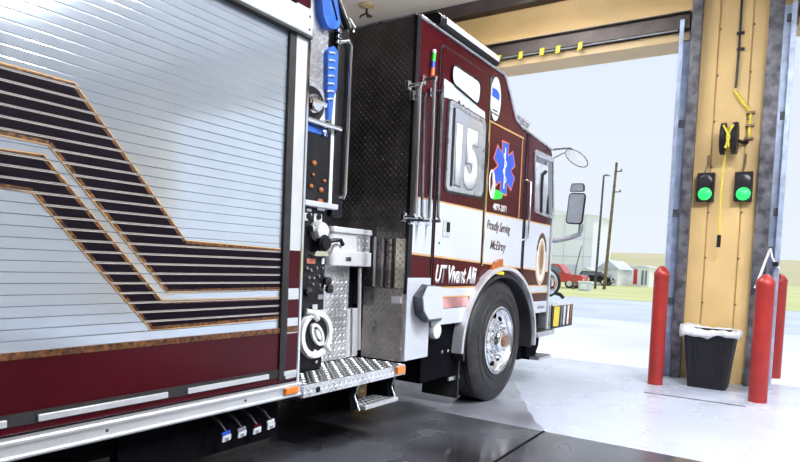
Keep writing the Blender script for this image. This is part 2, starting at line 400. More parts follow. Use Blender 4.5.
# pipe with yellow clips under the lintel
t = tag(empty('air_pipe', (-3.2, 8.25, 4.2)), 'thin grey pipe with yellow clips under the dark door lintel', 'pipe')
MB().tube([(-4.2, 8.24, 4.265), (-3.0, 8.24, 4.262), (-1.45, 8.24, 4.268)], 0.012).build('pipe', 'grey', t, smooth=True)
for x in ((-3.823, 4.329)[0], (-3.485, 4.322)[0], (-3.174, 4.304)[0], (-2.947, 4.311)[0], (-2.644, 4.305)[0]):
    b = MB(); b.box(x-0.028, x+0.028, 8.205, 8.228, 4.22, 4.30); b.box(x-0.015, x+0.04, 8.2, 8.240, 4.29, 4.305); b.box(x-0.04, x+0.015, 8.2, 8.240, 4.21, 4.223)
    b.build('clip', 'yellow', t, bevel=0.003)

# sprinkler on the ceiling
t = tag(empty('sprinkler', (-5.75, 7.6, 5.15)), 'small dark sprinkler head and pipe under the cream ceiling', 'sprinkler')
MB().lathe([(0.12, 5.15), (0.12, 5.13), (0.04, 5.10), (0.0, 5.095)], (-5.75, 7.6, 0), 'z', 20).build('escutcheon', 'tantrim', t, smooth=True)
b = MB(); b.tube([(-5.75, 7.6, 5.12), (-5.75, 7.6, 5.03), (-5.70, 7.6, 4.98)], 0.018); b.tube([(-5.75, 7.6, 5.03), (-5.84, 7.58, 5.0), (-5.86, 7.58, 4.97)], 0.014)
b.lathe([(0.0, 4.965), (0.05, 4.97), (0.05, 4.978), (0.0, 4.985)], (-5.70, 7.6, 0), 'z', 12)
b.build('head', 'brown', t, smooth=True)

# ------------------------------------------------------------------ outside
struct(MB().box(-60, 60, 8.75, 17.0, -0.2, -0.005).build('apron', 'concrete_out'), 'pale concrete apron outside the bay door', 'ground')
struct(MB().box(-150, 150, 17.0, 30.5, -0.2, -0.02).build('road', 'road'), 'blue grey road crossing beyond the apron', 'road')
struct(MB().box(-260, 200, 30.5, 170, -0.3, -0.01).build('grass_verge', 'grass'), 'yellow green grass verge across the road', 'grass')
struct(MB().box(-60, 60, -40, -9.15, -0.2, -0.005).build('rear_apron', 'concrete_out'), 'pale concrete apron behind the station', 'ground')
b = MB()
nx, ny = 60, 10
V = [[b.bm.verts.new((-320+700*i/nx, 150+30*j, -0.5 + (10.8+1.3*math.sin(i*0.35)+0.8*math.sin(i*0.9+1))*math.sin(min(1, j/ny*1.4)*math.pi/2) + 0.25*math.sin(i*1.7+j))) for j in range(ny+1)] for i in range(nx+1)]
for i in range(nx):
    for j in range(ny): b._f([V[i][j], V[i+1][j], V[i+1][j+1], V[i][j+1]])
struct(b.build('hills', 'hill', smooth=True), 'low tan and green hills on the horizon', 'hill')

# street lamp and utility pole
t = tag(empty('street_lamp', (-12.97, 47, 0)), 'thin dark street lamp post with a short arm, left of the wooden pole', 'street lamp')
MB().tube([(-12.97, 47, 0), (-12.9, 47, 4), (-12.80, 47, 8.5)], 0.10, 8, r2=0.07).build('post', 'steel', t, smooth=True)
b = MB(); b.tube([(-12.80, 47, 8.45), (-12.65, 47, 8.52), (-12.5, 47, 8.5)], 0.05, 8); b.build('arm', 'steel', t)
MB().box(-12.62, -12.36, 46.9, 47.1, 8.42, 8.50).build('lamp_head', 'grey', t, bevel=0.02)
t = tag(empty('utility_pole', (-12.3, 47, 0)), 'tall leaning wooden utility pole on the grass verge', 'utility pole')
MB().tube([(-12.3, 47, -0.05), (-12.1, 47, 5), (-11.92, 47, 9.4)], 0.13, 10, r2=0.09).build('pole', 'wood', t, smooth=True)
b = MB(); b.box(-12.0, -11.5, 46.95, 47.05, 8.7, 8.78); b.box(-12.0, -11.5, 46.95, 47.05, 7.2, 7.27); b.build('bracket', 'wood', t)
for x, z in ((-11.55, 8.78), (-11.55, 7.27)):
    MB().lathe([(0.05, 0), (0.07, 0.06), (0.03, 0.14), (0.0, 0.15)], (x, 47, z), 'z', 10).build('insulator', 'grey', t, smooth=True)
tag(MB().tube([(-13.1, 42, -0.02), (-12.95, 42, 1.6), (-12.65, 42, 3.0)], 0.045, 8, r2=0.035).build('marker_post', 'wood', smooth=True), 'short thin leaning post on the grass left of the street lamp', 'post')
t = tag(empty('utility_box', (-11.9, 41, 0)), 'pale grey utility cabinet on the grass at the foot of the poles', 'cabinet')
MB().box(-12.35, -11.6, 40.7, 41.3, 0, 0.55).build('body', 'bgrey', t, bevel=0.03)
MB().box(-12.4, -11.55, 40.65, 41.35, 0.55, 0.62).build('lid', 'bwhite', t, bevel=0.02)
MB().box(-12.2, -11.75, 40.685, 40.7, 0.1, 0.45).build('door', 'bwhite', t)

# far buildings
t = tag(empty('storage_building', (-24, 72, 0)), 'tall white panelled building behind the truck mirror', 'building')
MB().box(-29, -19.9, 70, 78, -0.2, 7.6).build('walls', 'bwhite', t)
MB().prism([(-29.3, 7.6), (-19.6, 7.6), (-24.4, 8.3)], 69.8, 78.2, 'y').build('roof', 'bwhite', t)
b = MB()
for z in (0.9, 2.9, 4.9): b.box(-29, -19.9, 69.94, 70.0, z, z+0.07)
for x in (-28, -25.6, -23.2, -20.9): b.box(x, x+0.07, 69.94, 70.0, 0, 7.6)
b.build('seam', 'bgrey', t)
MB().box(-22.6, -21.4, 69.93, 70, -0.1, 2.0).build('door', 'bgrey', t)
def shed(x0, x1, y0, h, label, roofh, m1, wins, doors):
    t = tag(empty('shed', ((x0+x1)/2, y0, 0)), label, 'building', 'pale sheds across the road')
    MB().box(x0, x1, y0, y0+6, -0.4, h).build('walls', m1, t)
    MB().prism([(x0-0.2, h), (x1+0.2, h), ((x0+x1)/2, h+roofh)], y0-0.2, y0+6.2, 'y').build('roof', 'bgrey', t)
    for xa, xb, za, zb in wins:
        w = MB().box(xa, xb, y0-0.06, y0, za, zb).build('window', 'bwhite', t); MB().box(xa+0.1, xb-0.1, y0-0.09, y0-0.06, za+0.1, zb-0.1).build('pane', 'bgrey', w)
    for xa, xb, za, zb, m in doors: MB().box(xa, xb, y0-0.06, y0, za, zb).build('door', m, t)
    return t
shed(-18.3, -14.3, 72, 1.9, 'long pale shed with a row of windows behind the wooden pole', 0.25, 'bwhite', ((-18.1, -17.6, 0.7, 1.4), (-17.3, -16.8, 0.7, 1.4), (-15.6, -15.2, 0.7, 1.4), (-15.0, -14.6, 0.7, 1.4)), ((-16.5, -16.0, -0.2, 1.3, 'bgrey'),))
shed(-16.9, -15.0, 62, 1.6, 'grey white shed with a gable in the middle of the row', 0.9, 'bwhite', ((-16.8, -16.3, 0.6, 1.2), (-16.0, -15.4, 0.6, 1.2)), ((-16.2, -15.7, -0.3, 0.4, 'bgrey'),))
shed(-14.0, -12.5, 64, 1.9, 'white shed with a red door and a dark door at the right of the row', 0.2, 'bwhite', (), ((-13.95, -13.6, 0.2, 1.7, 'redpaint'), (-13.2, -13.0, 0.2, 1.6, 'bwin'), (-12.85, -12.7, 0.2, 1.6, 'bwin')))
shed(-19.5, -18.5, 65, 1.4, 'pale shed half behind the two poles', 0.3, 'bwhite', ((-19.6, -19.1, 0.5, 1.0),), ())

def car(name, label, cx, cy, L, h, paint, pickup=False):
    """side-on car, nose towards +X"""
    t = tag(empty(name, (cx, cy, 0)), label, 'car')
    x0, x1 = cx-L/2, cx+L/2
    if pickup: prof = [(x0, 0.45), (x0, 1.05), (x0+L*0.36, 1.05), (x0+L*0.38, 1.02), (x1-L*0.28, 1.05), (x1-0.1, 0.98), (x1, 0.8), (x1, 0.42)]
    else: prof = [(x0, 0.35), (x0+0.02, 0.75), (x0+0.15, 0.9), (x1-L*0.28, 0.88), (x1-0.1, 0.72), (x1, 0.55), (x1, 0.3)]
    MB().prism(prof, cy-0.9, cy+0.9, 'y').build('body', paint, t, bevel=0.05)
    ca, cb = (x0+L*0.38, x1-L*0.26) if pickup else (x0+0.3, x1-L*0.25)
    cz = 1.05 if pickup else 0.89
    MB().prism([(ca, cz), (ca+0.25, h), (cb-0.55, h), (cb, cz)], cy-0.78, cy+0.78, 'y').build('cabin', paint, t, bevel=0.06)
    MB().prism([(ca+0.2, cz+0.05), (ca+0.38, h-0.1), (cb-0.65, h-0.1), (cb-0.22, cz+0.05)], cy-0.8, cy-0.775, 'y').build('window', 'bwin', t)
    for wx in (x0+L*0.2, x1-L*0.19):
        for sy in (-0.86, 0.72):
            w = MB().lathe([(0.33, 0), (0.35, 0.05), (0.35, 0.15), (0.33, 0.2)], (wx, cy+sy-0.03, 0.34), 'y', 20).build('wheel', 'tyre', t, smooth=True)
            MB().lathe([(0.0, -0.015), (0.2, -0.01), (0.22, 0.01)], (wx, cy+sy-0.03, 0.34), 'y', 16).build('hubcap', 'alu', w, smooth=True)
    b = MB(); b.box(x1-0.06, x1+0.01, cy-0.8, cy-0.5, 0.6, 0.75); b.box(x1-0.06, x1+0.01, cy+0.5, cy+0.8, 0.6, 0.75); b.build('headlight', 'lens', t)
    b = MB(); b.box(x1-0.02, x1+0.06, cy-0.88, cy+0.88, 0.38, 0.52); b.build('bumper', 'alu', t, bevel=0.02)
    return t
car('pickup_truck', 'red pickup parked on the grass behind the fire engine bumper', -15.6, 45, 5.0, 1.75, 'redpaint', True)
car('parked_car', 'small dark car parked before the sheds beside the wooden pole', -16.6, 60, 3.4, 1.3, 'black')

# ------------------------------------------------------------------ bollards
def bollard(x, y, r, h, label):
    t = tag(empty('bollard', (x, y, 0)), label, 'bollard', 'red bollards')
    MB().lathe([(r, 0.0), (r, h-0.07)], (x, y, 0), 'z', 40).build('post', 'bollard', t, smooth=True)
    MB().lathe([(r+0.003, h-0.10), (r+0.003, h-0.065), (r*0.93, h-0.045), (r*0.5, h+0.004), (r*0.2, h+0.02), (0.0, h+0.022)], (x, y, 0), 'z', 40).build('cap', 'bollard', t, smooth=True)
    return t
bollard(-1.345, 7.59, 0.082, 1.35, 'red bollard standing alone left of the tan pillar')
bollard(-0.30, 7.34, 0.088, 1.30, 'red bollard right of the tan pillar, nearest the camera')
bollard(-0.225, 9.35, 0.085, 1.33, 'red bollard outside, half behind the near right bollard')

# ------------------------------------------------------------------ bin
cx, cy = -0.83, 7.90
t = tag(empty('trash_can', (cx, cy, 0)), 'black tapered trash can at the foot of the tan pillar', 'trash can')
def rr(cx, cy, hx, hy, r): return roundpoly([(cx-hx, cy-hy), (cx+hx, cy-hy), (cx+hx, cy+hy), (cx-hx, cy+hy)], r, 4)
lo, hi, lip = rr(cx, cy, 0.20, 0.17, 0.05), rr(cx, cy, 0.27, 0.22, 0.06), rr(cx, cy, 0.245, 0.195, 0.05)
b = MB(); b.prism(lo, 0.0, 0.62, 'z', hi)
b.build('body', 'bin', t, bevel=0.006)
b = MB(); b.ring(rr(cx, cy, 0.29, 0.24, 0.07), lip, 0.62, 0.66, 'z'); b.build('rim', 'bin', t, bevel=0.005)
for s in (-1, 1): MB().prism([(cy-0.185, 0.08), (cy-0.16, 0.08), (cy-0.19, 0.56), (cy-0.232, 0.56)], cx+s*0.13-0.018, cx+s*0.13+0.018).build('rib', 'bin', t, bevel=0.006)
# liner draped over the rim
b = MB(); n = 48; rings = []
base = [Vector(p) for p in rr(cx, cy, 0.30, 0.25, 0.08)]
def along(poly, t):
    P = [Vector(p) for p in poly]; Ls = [(P[(i+1) % len(P)]-P[i]).length for i in range(len(P))]; d = t*sum(Ls)
    for i, l in enumerate(Ls):
        if d <= l: return P[i] + (P[(i+1) % len(P)]-P[i])*(d/max(l, 1e-6))
        d -= l
    return P[0]
for k in range(n):
    p = along(base, k/n); q = p - Vector((cx, cy)); w = math.sin(k*1.7)*0.5 + math.sin(k*0.9+1)*0.5
    drop = 0.045 + 0.02*w + (0.02 if q.x < 0 else 0.0); bump = 0.006*math.sin(k*2.3) + 0.007*math.sin(k*0.7)
    lift = 0.03*max(0, -q.x/0.3)
    prof = [(1.02, 0.650-drop), (1.04, 0.650-drop*0.5), (1.03, 0.667+bump+lift), (0.95, 0.674+bump+lift), (0.80, 0.655), (0.74, 0.52+bump), (0.66, 0.42)]
    rings.append([b.bm.verts.new((cx+q.x*s, cy+q.y*s, z)) for s, z in prof])
for k in range(n):
    a, d = rings[k], rings[(k+1) % n]
    for i in range(len(a)-1): b._f([a[i], a[i+1], d[i+1], d[i]])
o = b.build('bin_liner', 'bag', smooth=True); o.modifiers.new('thick', 'SOLIDIFY').thickness = 0.002
tag(o, 'white plastic bag folded over the rim of the trash can', 'bin liner')

# ------------------------------------------------------------------ things on the pillar
def signal(x0, x1, z0, z1, cx, cz, label):
    t = tag(empty('signal_light', ((x0+x1)/2, 8.3, z0)), label, 'signal light', 'green signal lights on the pillar')
    MB().box(x0, x1, 8.25, 8.37, z0, z1).build('housing', 'black', t, bevel=0.006)
    MB().lathe([(0.0, -0.022), (0.04, -0.018), (0.072, -0.006), (0.076, 0.0)], (cx, 8.248, cz), 'y', 32).build('lens', 'greenlamp', t, smooth=True)
    zc = z1-0.10; MB().lathe([(0.0, -0.006), (0.06, -0.005), (0.072, 0.0)], ((x0+x1)/2, 8.249, zc), 'y', 32).build('dark_lens', 'bwin_dark', t, smooth=True)
    b = MB(); b.tube([((x0+x1)/2-0.02, 8.30, z1), ((x0+x1)/2, 8.35, z1+0.10), ((x0+x1)/2, 8.355, z1+0.22)], 0.012, 8); b.build('conduit', 'wood', t)
    return t
M_['bwin_dark'] = mat('dark lens', (0.02, 0.02, 0.025), 0.3)
signal((-1.130, 2.366)[0], (-0.942, 2.360)[0], (-1.030, 2.180)[1], (-1.050, 2.521)[1], (-1.035, 2.265)[0], (-1.035, 2.265)[1], 'lit green signal light on the left of the tan pillar')
signal((-0.727, 2.353)[0], (-0.540, 2.347)[0], (-0.622, 2.173)[1], (-0.643, 2.515)[1], (-0.627, 2.255)[0], (-0.627, 2.255)[1], 'lit green signal light on the right of the tan pillar')
# cord reel
x, z = (-0.802, 2.891)
t = tag(empty('cord_reel', (x, 8.3, z-0.2)), 'black cord reel wound with yellow cord on the pillar', 'cord reel')
b = MB(); b.lathe([(0.17, -0.09), (0.185, -0.085), (0.185, -0.035), (0.06, -0.03), (0.06, 0.03), (0.185, 0.035), (0.185, 0.085), (0.17, 0.09)], (x, 8.16, z), 'x', 28)
b.build('drum', 'black', t, smooth=True)
MB().box(x-0.02, x+0.02, 8.16, 8.37, z-0.05, z+0.05).build('mount', 'black', t, bevel=0.004)
b = MB()
for k in range(3): b.lathe([(0.13, -0.009), (0.14, 0), (0.13, 0.009)], (x-0.018+k*0.018, 8.16, z), 'x', 24)
b.tube([(x-0.05, 7.972, z+0.12), (x+0.02, 7.968, z-0.02), (x-0.02, 7.975, z-0.14)], 0.012, 8)
b.tube([(x+0.055, 7.972, z+0.12), (x-0.01, 7.966, z-0.01), (x+0.02, 7.975, z-0.12)], 0.010, 8)
b.build('wound_cord', 'cordyellow', t, smooth=True)
MB().tube([(x+0.08, 8.2, z-0.02), (x+0.13, 8.3, z-0.03), (x+0.17, 8.365, z-0.02)], 0.02, 8).build('bracket_arm', 'black', t)
xa, za = (-0.833, 2.703); xb, zb = (-0.841, 1.767); xc, zc = (-0.843, 1.622)
t = tag(empty('hanging_cord', (xb, 8.2, zc)), 'yellow cord hanging down between the two green lights', 'cord')
MB().tube([(xa, 8.15, za+0.05), (xa-0.02, 8.16, (za+zb)/2), (xb, 8.17, zb)], 0.010, 8).build('cord', 'cordyellow', t, smooth=True)
MB().tube([(xb, 8.17, zb), (xc, 8.17, zc)], 0.022, 8).build('plug', 'black', t, smooth=True)
P = [(-0.795, 3.481), (-0.703, 3.342), (-0.613, 3.216), (-0.614, 3.064), (-0.615, 2.913)]
t = tag(empty('yellow_cord', (P[1][0], 8.34, P[-1][1])), 'bent yellow cord stapled to the upper pillar', 'cord')
MB().tube([(p[0], 8.345, p[1]) for p in P], 0.017, 8).build('cord', 'cordyellow', t, smooth=True)
for p in (P[2], P[3], P[4]): MB().box(p[0]-0.045, p[0]+0.045, 8.315, 8.37, p[1]-0.012, p[1]+0.012).build('clamp', 'wood', t)
t = tag(empty('power_conduit', ((-0.794, 3.973)[0], 8.35, (-0.788, 3.527)[1])), 'thin black conduit running down the upper pillar to the yellow cord', 'conduit')
MB().tube([((-0.787, 4.554)[0], 8.35, 4.9), ((-0.787, 4.554)[0], 8.35, (-0.787, 4.554)[1]), ((-0.783, 3.972)[0], 8.35, (-0.783, 3.972)[1]), ((-0.788, 3.527)[0], 8.35, (-0.788, 3.527)[1])], 0.013, 8).build('tube', 'black', t)
for q in ((-0.795, 4.160), (-0.783, 3.972)): MB().box(q[0]-0.02, q[0]+0.06, 8.335, 8.37, q[1]-0.01, q[1]+0.015).build('clip', 'black', t)
# screws on the sheets belong to the pillar wall
b = MB()
for px in (-0.995, -0.64):
    for k in range(9): b.lathe([(0.0, -0.008), (0.012, -0.006), (0.014, 0)], (px, 8.37, 0.4+k*0.55), 'y', 8)
struct(b.build('trim_10', 'wood'), 'small screw heads along the seams of the tan pillar', 'screws')
# white cable on the right jamb
t = tag(empty('white_cable', (-0.4, 8.2, 1.3)), 'white cable bent down from the right jamb to the bollard', 'cable')
q = [(-0.437, 1.160), (-0.403, 1.280), (-0.354, 1.470), (-0.313, 1.622)]
MB().tube([(p[0], 8.19, p[1]) for p in q], 0.014, 8).build('cable', 'signwhite', t, smooth=True)
q = [(-0.313, 1.622), (-0.287, 1.518), (-0.253, 1.450), (-0.210, 1.394)]
MB().tube([(p[0], 8.17, p[1]) for p in q], 0.010, 8).build('tail', 'signwhite', t, smooth=True)
x, z = (-0.253, 1.450); MB().box(x-0.03, x+0.03, 8.15, 8.20, z-0.03, z+0.02).build('sensor', 'black', t, bevel=0.005)
MB().box((-0.313, 1.622)[0]-0.02, (-0.313, 1.622)[0]+0.02, 8.18, 8.205, (-0.313, 1.622)[1]-0.02, (-0.313, 1.622)[1]+0.02).build('hook', 'steel', t)
x, z = (-0.448, 0.161)
t = tag(empty('wall_outlet', (x, 8.34, z-0.05)), 'small black and white outlet low on the pillar beside the bin', 'outlet')
MB().box(x-0.07, x+0.03, 8.33, 8.37, z-0.03, z+0.03).build('plate', 'signwhite', t, bevel=0.005)
MB().lathe([(0.03, 0), (0.03, -0.05), (0.0, -0.05)], (x, 8.33, z+0.01), 'y', 14).build('plug', 'black', t)

# ------------------------------------------------------------------ the fire engine
XS = -2.37          # its right side
T = tag(empty('fire_truck', (-3.61, 3.4, 0)), 'maroon and white fire engine with striped roller shutter and number 15 in its cab window', 'fire truck')

# --- rear body
b = MB(); b.box(-4.85, -2.41, -2.4, 2.60, 0.62, 2.76)
b.build('rear_body', 'maroon', T, bevel=0.01)
MB().box(-4.86, -2.36, -2.4, 2.618, 2.655, 2.74).build('body_top_rail', 'maroon', T, bevel=0.012)
b = MB(); b.box(-2.41, -2.374, -0.42, 2.612, 0.585, 0.865); b.build('lower_panel', 'maroon', T, bevel=0.004)
# --- roller shutter: every slat with its rounded edges, one curtain
Y0, Y1, Z0, Z1, PITCH = -0.30, 2.465, 0.886, 2.50, 0.0420
b = MB(); prof = []
ns = int((Z1-Z0)/PITCH)+1
for k in range(ns):
    z = Z0 + k*PITCH
    prof += [(z, -0.006), (z+0.0014, -0.0002), (z+0.004, 0.0), (z+PITCH*0.5, 0.0), (z+PITCH-0.004, 0.0), (z+PITCH-0.0014, -0.0002), (z+PITCH-0.0003, -0.006)]
va = [b.bm.verts.new((XS-0.012+x, Y0, z)) for z, x in prof]; vb = [b.bm.verts.new((XS-0.012+x, Y1, z)) for z, x in prof]
for i in range(len(prof)-1): b._f([va[i], va[i+1], vb[i+1], vb[i]])
shutter = b.build('roller_shutter', 'shutter', T)
bands = []   # (outline in Y, Z, material, height above the slat)
up_t = [(1.045, 1.908), (1.312, 1.907), (1.839, 1.332), (2.592, 1.316)]
up_b = [(2.603, 1.102), (1.749, 1.094), (1.218, 1.658), (1.048, 1.662)]
lo_t = [(1.048, 1.610), (1.201, 1.615), (1.719, 1.059), (2.606, 1.057)]
lo_b = [(2.611, 0.943), (1.672, 0.932), (1.164, 1.474), (1.049, 1.478)]
def ext(a, c):  # carry a band on to the left edge of the curtain
    t = (-0.25-a[0])/(c[0]-a[0]); return (-0.25, a[1]+t*(c[1]-a[1])*0.15)
def band(tp, bt):
    quads = [[ext(tp[0], tp[1]), tp[0], bt[3], ext(bt[3], bt[2])]]
    for i in range(3): quads.append([tp[i], tp[i+1], bt[2-i], bt[3-i]])
    return quads
def lines(path, w, flip=1):
    out = []
    P = [Vector(p) for p in path]
    for i in range(len(P)-1):
        d = (P[i+1]-P[i]).normalized(); nrm = Vector((-d.y, d.x))*flip
        hw = w/max(0.35, abs(1.0))
        out.append([tuple(P[i]), tuple(P[i+1]), tuple(P[i+1]+nrm*hw), tuple(P[i]+nrm*hw)])
    return out
def decal(quads, name, m, x, m0=0.0052, m1=0.0044):
    b = MB()
    for q in quads:
        for k in range(ns):
            z = Z0+k*PITCH
            c = clip(q, z+m0, z+PITCH-m1)
            if len(c) >= 3: b.prism(c, XS-0.0125, x)
    return b.build(name, m, shutter)
decal(band(up_t, up_b)+band(lo_t, lo_b), 'stripe_backing', 'cream', XS-0.0110, 0.0012, 0.0010)
decal(band(up_t, up_b)+band(lo_t, lo_b), 'stripe', 'stripe', XS-0.0090)
e = []
for path, fl in ((up_t, -1), (up_b, -1), (lo_t, -1), (lo_b, -1)): e += lines(path, 0.014, fl)
decal(e, 'stripe_edge', 'gold', XS-0.0080, 0.0065, 0.0055)
gl = []
for path, fl in ((up_t, 1), (up_b, 1), (lo_t, 1), (lo_b, 1)): gl += lines(path, 0.004, fl)
decal(gl, 'stripe_outline', 'goldline', XS-0.0081, 0.002, 0.001)
# lift bar along the foot of the curtain
MB().box(XS-0.03, XS+0.002, Y0, Y1, Z0-0.024, Z0+0.002).build('shutter_bottom_bar', 'gold', T)

# --- frame round the shutter
MB().box(-2.41, XS+0.004, -0.42, -0.33, 0.60, 2.655).build('shutter_jamb', 'alu_white', T, bevel=0.004)
MB().box(-2.41, XS+0.001, -0.42, 2.53, 0.615, 0.662).build('kick_strip', 'rubber', T)
frame = MB().box(-2.41, XS+0.004, 2.508, 2.612, 0.60, 2.655).build('shutter_jamb', 'alu_white', T, bevel=0.004)
b = MB(); b.box(-2.41, XS+0.028, -0.42, 2.615, 2.50, 2.635); b.build('shutter_hood', 'alu_white', T, bevel=0.012)
b = MB(); b.box(-2.41, XS+0.030, -0.42, 2.612, 2.485, 2.5); b.build('hood_seal', 'rubber', T)
b = MB(); b.box(-2.41, XS+0.006, 2.462, 2.512, 0.60, 2.5); b.build('guide_seal', 'rubber', T)
for z in (2.53, 2.60): MB().lathe([(0.008, 0), (0.006, 0.004), (0, 0.005)], (XS+0.028, 2.585, z), 'x', 10).build('hood_screw', 'steel', T)
for ta, tb_, m in (((2.617, 1.317), (2.628, 1.107), 'maroon'), ((2.631, 1.045), (2.636, 0.942), 'maroon'), ((2.641, 0.855), (2.653, 0.623), 'maroon'), ((2.639, 0.896), (2.641, 0.861), 'gold')):
    MB().box(XS+0.0035, XS+0.0055, 2.513, 2.598, tb_[1], ta[1]).build('frame_decal', m, frame)
b = MB(); b.box(XS-0.02, XS+0.010, 2.600, 2.622, 0.50, 2.64); b.build('corner_guard', 'chrome', T, bevel=0.004)
# --- foot of the body: reflective strips, silver rub rail
b = MB(); b.box(-2.43, XS-0.006, -2.4, 2.61, 0.575, 0.62); b.build('strip_channel', 'dark', T)
for ya, yb, z in (((1.059, 0.621)[0]-1.2, (1.078, 0.620)[0], 0.632), ((1.186, 0.629)[0], (1.752, 0.631)[0], 0.632), ((1.860, 0.642)[0], (2.382, 0.646)[0], 0.632), ((2.497, 0.648)[0], (2.601, 0.647)[0], 0.632)):
    MB().box(XS-0.004, XS+0.010, ya, yb, z-0.012, z+0.014).build('reflective_strip', 'alu_white', T, bevel=0.002)
prof = [(-2.44, 0.500), (-2.335, 0.500), (-2.330, 0.505), (-2.330, 0.512), (-2.342, 0.516), (-2.342, 0.556), (-2.330, 0.560), (-2.330, 0.570), (-2.336, 0.576), (-2.44, 0.580)]
MB().prism(prof, -2.4, 2.612, 'y').build('rub_rail', 'alu_white', T)
for y in (0.3, 1.45, 2.2): MB().lathe([(0.008, 0), (0.005, 0.004), (0, 0.005)], (-2.342, y, 0.536), 'x', 10).build('rail_bolt', 'steel', T)
def marker(ya, yb, za, zb, x, name='marker_light'):
    o = MB().box(x-0.01, x+0.008, ya-0.012, yb+0.012, za-0.010, zb+0.010).build(name, 'chrome', T, bevel=0.004)
    MB().box(x+0.008, x+0.024, ya, yb, za, zb).build('lens', 'amber', o, bevel=0.006)
    return o
marker(2.475, 2.575, 0.522, 0.560, -2.342)
# --- under the body
b = MB(); b.box(-4.7, -2.52, -2.3, 2.58, 0.36, 0.60); b.box(-4.2, -3.0, -2.3, 6.9, 0.45, 0.75)
b.build('chassis', 'dark', T)
b = MB(); b.box(-2.56, -2.50, 1.6, 2.60, 0.24, 0.50); b.build('valve_panel', 'dark', T)
for (y, z), m in zip(((2.103, 0.368), (2.206, 0.367), (2.310, 0.364), (2.413, 0.368)), ('starblue', 'grey', 'maroon', 'signwhite')):
    # drain valve pulls hang below the rub rail
    o = MB().prism(roundpoly([(y-0.026, z-0.028), (y+0.028, z-0.022), (y+0.030, z+0.008), (y-0.023, z+0.002)], 0.006, 2), -2.372, -2.364).build('drain_valve_tag', 'bgrey', T)
    MB().prism([(y-0.026, z+0.006), (y+0.026, z+0.012), (y+0.022, z+0.026), (y-0.028, z+0.020)], -2.372, -2.364).build('tag_header', m, o)
    MB().tube([(-2.368, y, z+0.02), (-2.42, y, z+0.06), (-2.51, y, z+0.09)], 0.006, 6).build('pull_rod', 'steel', o)
    MB().box(-2.3645, -2.363, y-0.012, y+0.014, z-0.024, z-0.008).build('tag_print', 'grey', o)

# --- pump house
b = MB(); b.prism([(2.62, 0.52), (3.11, 0.52), (3.11, 1.52), (3.24, 1.56), (3.24, 2.78), (2.98, 3.00), (2.62, 3.00)], -4.62, -2.625)
b.build('pump_house', 'black', T)
MB().prism([(2.63, 2.14), (3.055, 2.14), (3.055, 2.86), (2.98, 2.93), (2.63, 2.93)], -2.625, -2.606).build('tread_plate_panel', 'plateX', T)
b = MB(); b.box(-2.625, -2.590, 3.135, 3.245, 1.56, 2.79); b.build('corner_post', 'black', T, bevel=0.01)
b = MB(); b.box(-2.625, -2.596, 3.105, 3.135, 1.60, 2.55); b.build('white_edge_strip', 'signwhite', T)
b = MB(); b.tube([(-2.575, *(3.007, 2.983)), (-2.575, *(3.090, 2.916)), (-2.575, *(3.210, 2.787))], 0.024, 8); b.build('cover_edge_bar', 'black', T, smooth=True)
MB().prism([(2.965, 3.02), (3.055, 2.94), (3.17, 2.80), (3.06, 2.78), (2.97, 2.93)], -2.625, -2.603).build('cover_flap', 'signwhite', T)
MB().tube([(-2.55, *(3.186, 2.837)), (-2.545, *(3.242, 2.798)), (-2.55, *(3.233, 2.769))], 0.008, 8).build('cover_hook', 'chrome', T, smooth=True)
# blue cover hanging over the edge, and the blue strap below it
b = MB()
A = [(2.906, 2.931), (3.036, 2.982), (3.108, 2.772), (3.061, 2.725), (2.984, 2.711), (2.933, 2.773)]
b.prism(roundpoly(A, 0.03, 3), -2.625, -2.55)
cov = b.build('hose_bed_cover', 'blue', T, bevel=0.018, smooth=True)
MB().tube([(-2.546, *(2.980, 2.948)), (-2.546, *(3.067, 2.783))], 0.006, 6).build('seam', 'black', cov)
A = [(3.019, 2.593), (3.076, 2.636), (3.118, 2.611), (3.122, 2.371), (3.094, 2.325), (3.082, 2.183), (3.054, 2.158), (3.035, 2.311)]
cov2 = MB().prism(roundpoly(A, 0.02, 3), -2.62, -2.575).build('blue_strap_bundle', 'blue', T, bevel=0.01, smooth=True)
for k in range(7):
    y, z = 3.055, 2.575-0.048*k; MB().tube([(-2.57, y-0.03, z), (-2.565, y, z+0.008), (-2.57, y+0.03, z+0.012)], 0.006, 6).build('webbing', 'alu_white', cov2)
for k in range(3):
    y, z = 3.125, 2.745-0.036*k; MB().box(-2.59, -2.565, y-0.02, y+0.015, z-0.014, z+0.008).build('latch', 'chrome', T, bevel=0.004)
# intake with white collar
b = MB(); b.prism(roundpoly([(2.821, 2.294), (3.073, 2.333), (3.093, 2.166), (2.829, 2.134)], 0.02, 3), -2.625, -2.604)
pan = b.build('intake_panel', 'signwhite', T)
y, z = (2.916, 2.226)
MB().lathe([(0.105, 0), (0.11, 0.02), (0.10, 0.035), (0.06, 0.03), (0.055, 0.0)], (-2.604, y-0.02, z), 'x', 32, cap=False).build('intake_ring', 'black', pan, smooth=True)
MB().lathe([(0.06, 0.0), (0.06, 0.05), (0.045, 0.07), (0.0, 0.075)], (-2.604, y-0.02, z), 'x', 24).build('intake_cap', 'chrome', pan, smooth=True)
MB().box(-2.54, -2.515, y-0.09, y+0.05, z-0.014, z+0.014).build('cap_handle', 'chrome', pan, bevel=0.006)
MB().tube([(-2.575, *(2.839, 2.124)), (-2.565, *(3.157, 2.122))], 0.018, 12).build('hand_rail', 'chrome', T, smooth=True)
b = MB(); b.box(-2.62, -2.597, (2.868, 2.088)[0], (3.075, 2.131)[0], (2.981, 2.061)[1], (2.979, 2.105)[1]); b.build('blue_plate', 'blue', T, bevel=0.004)
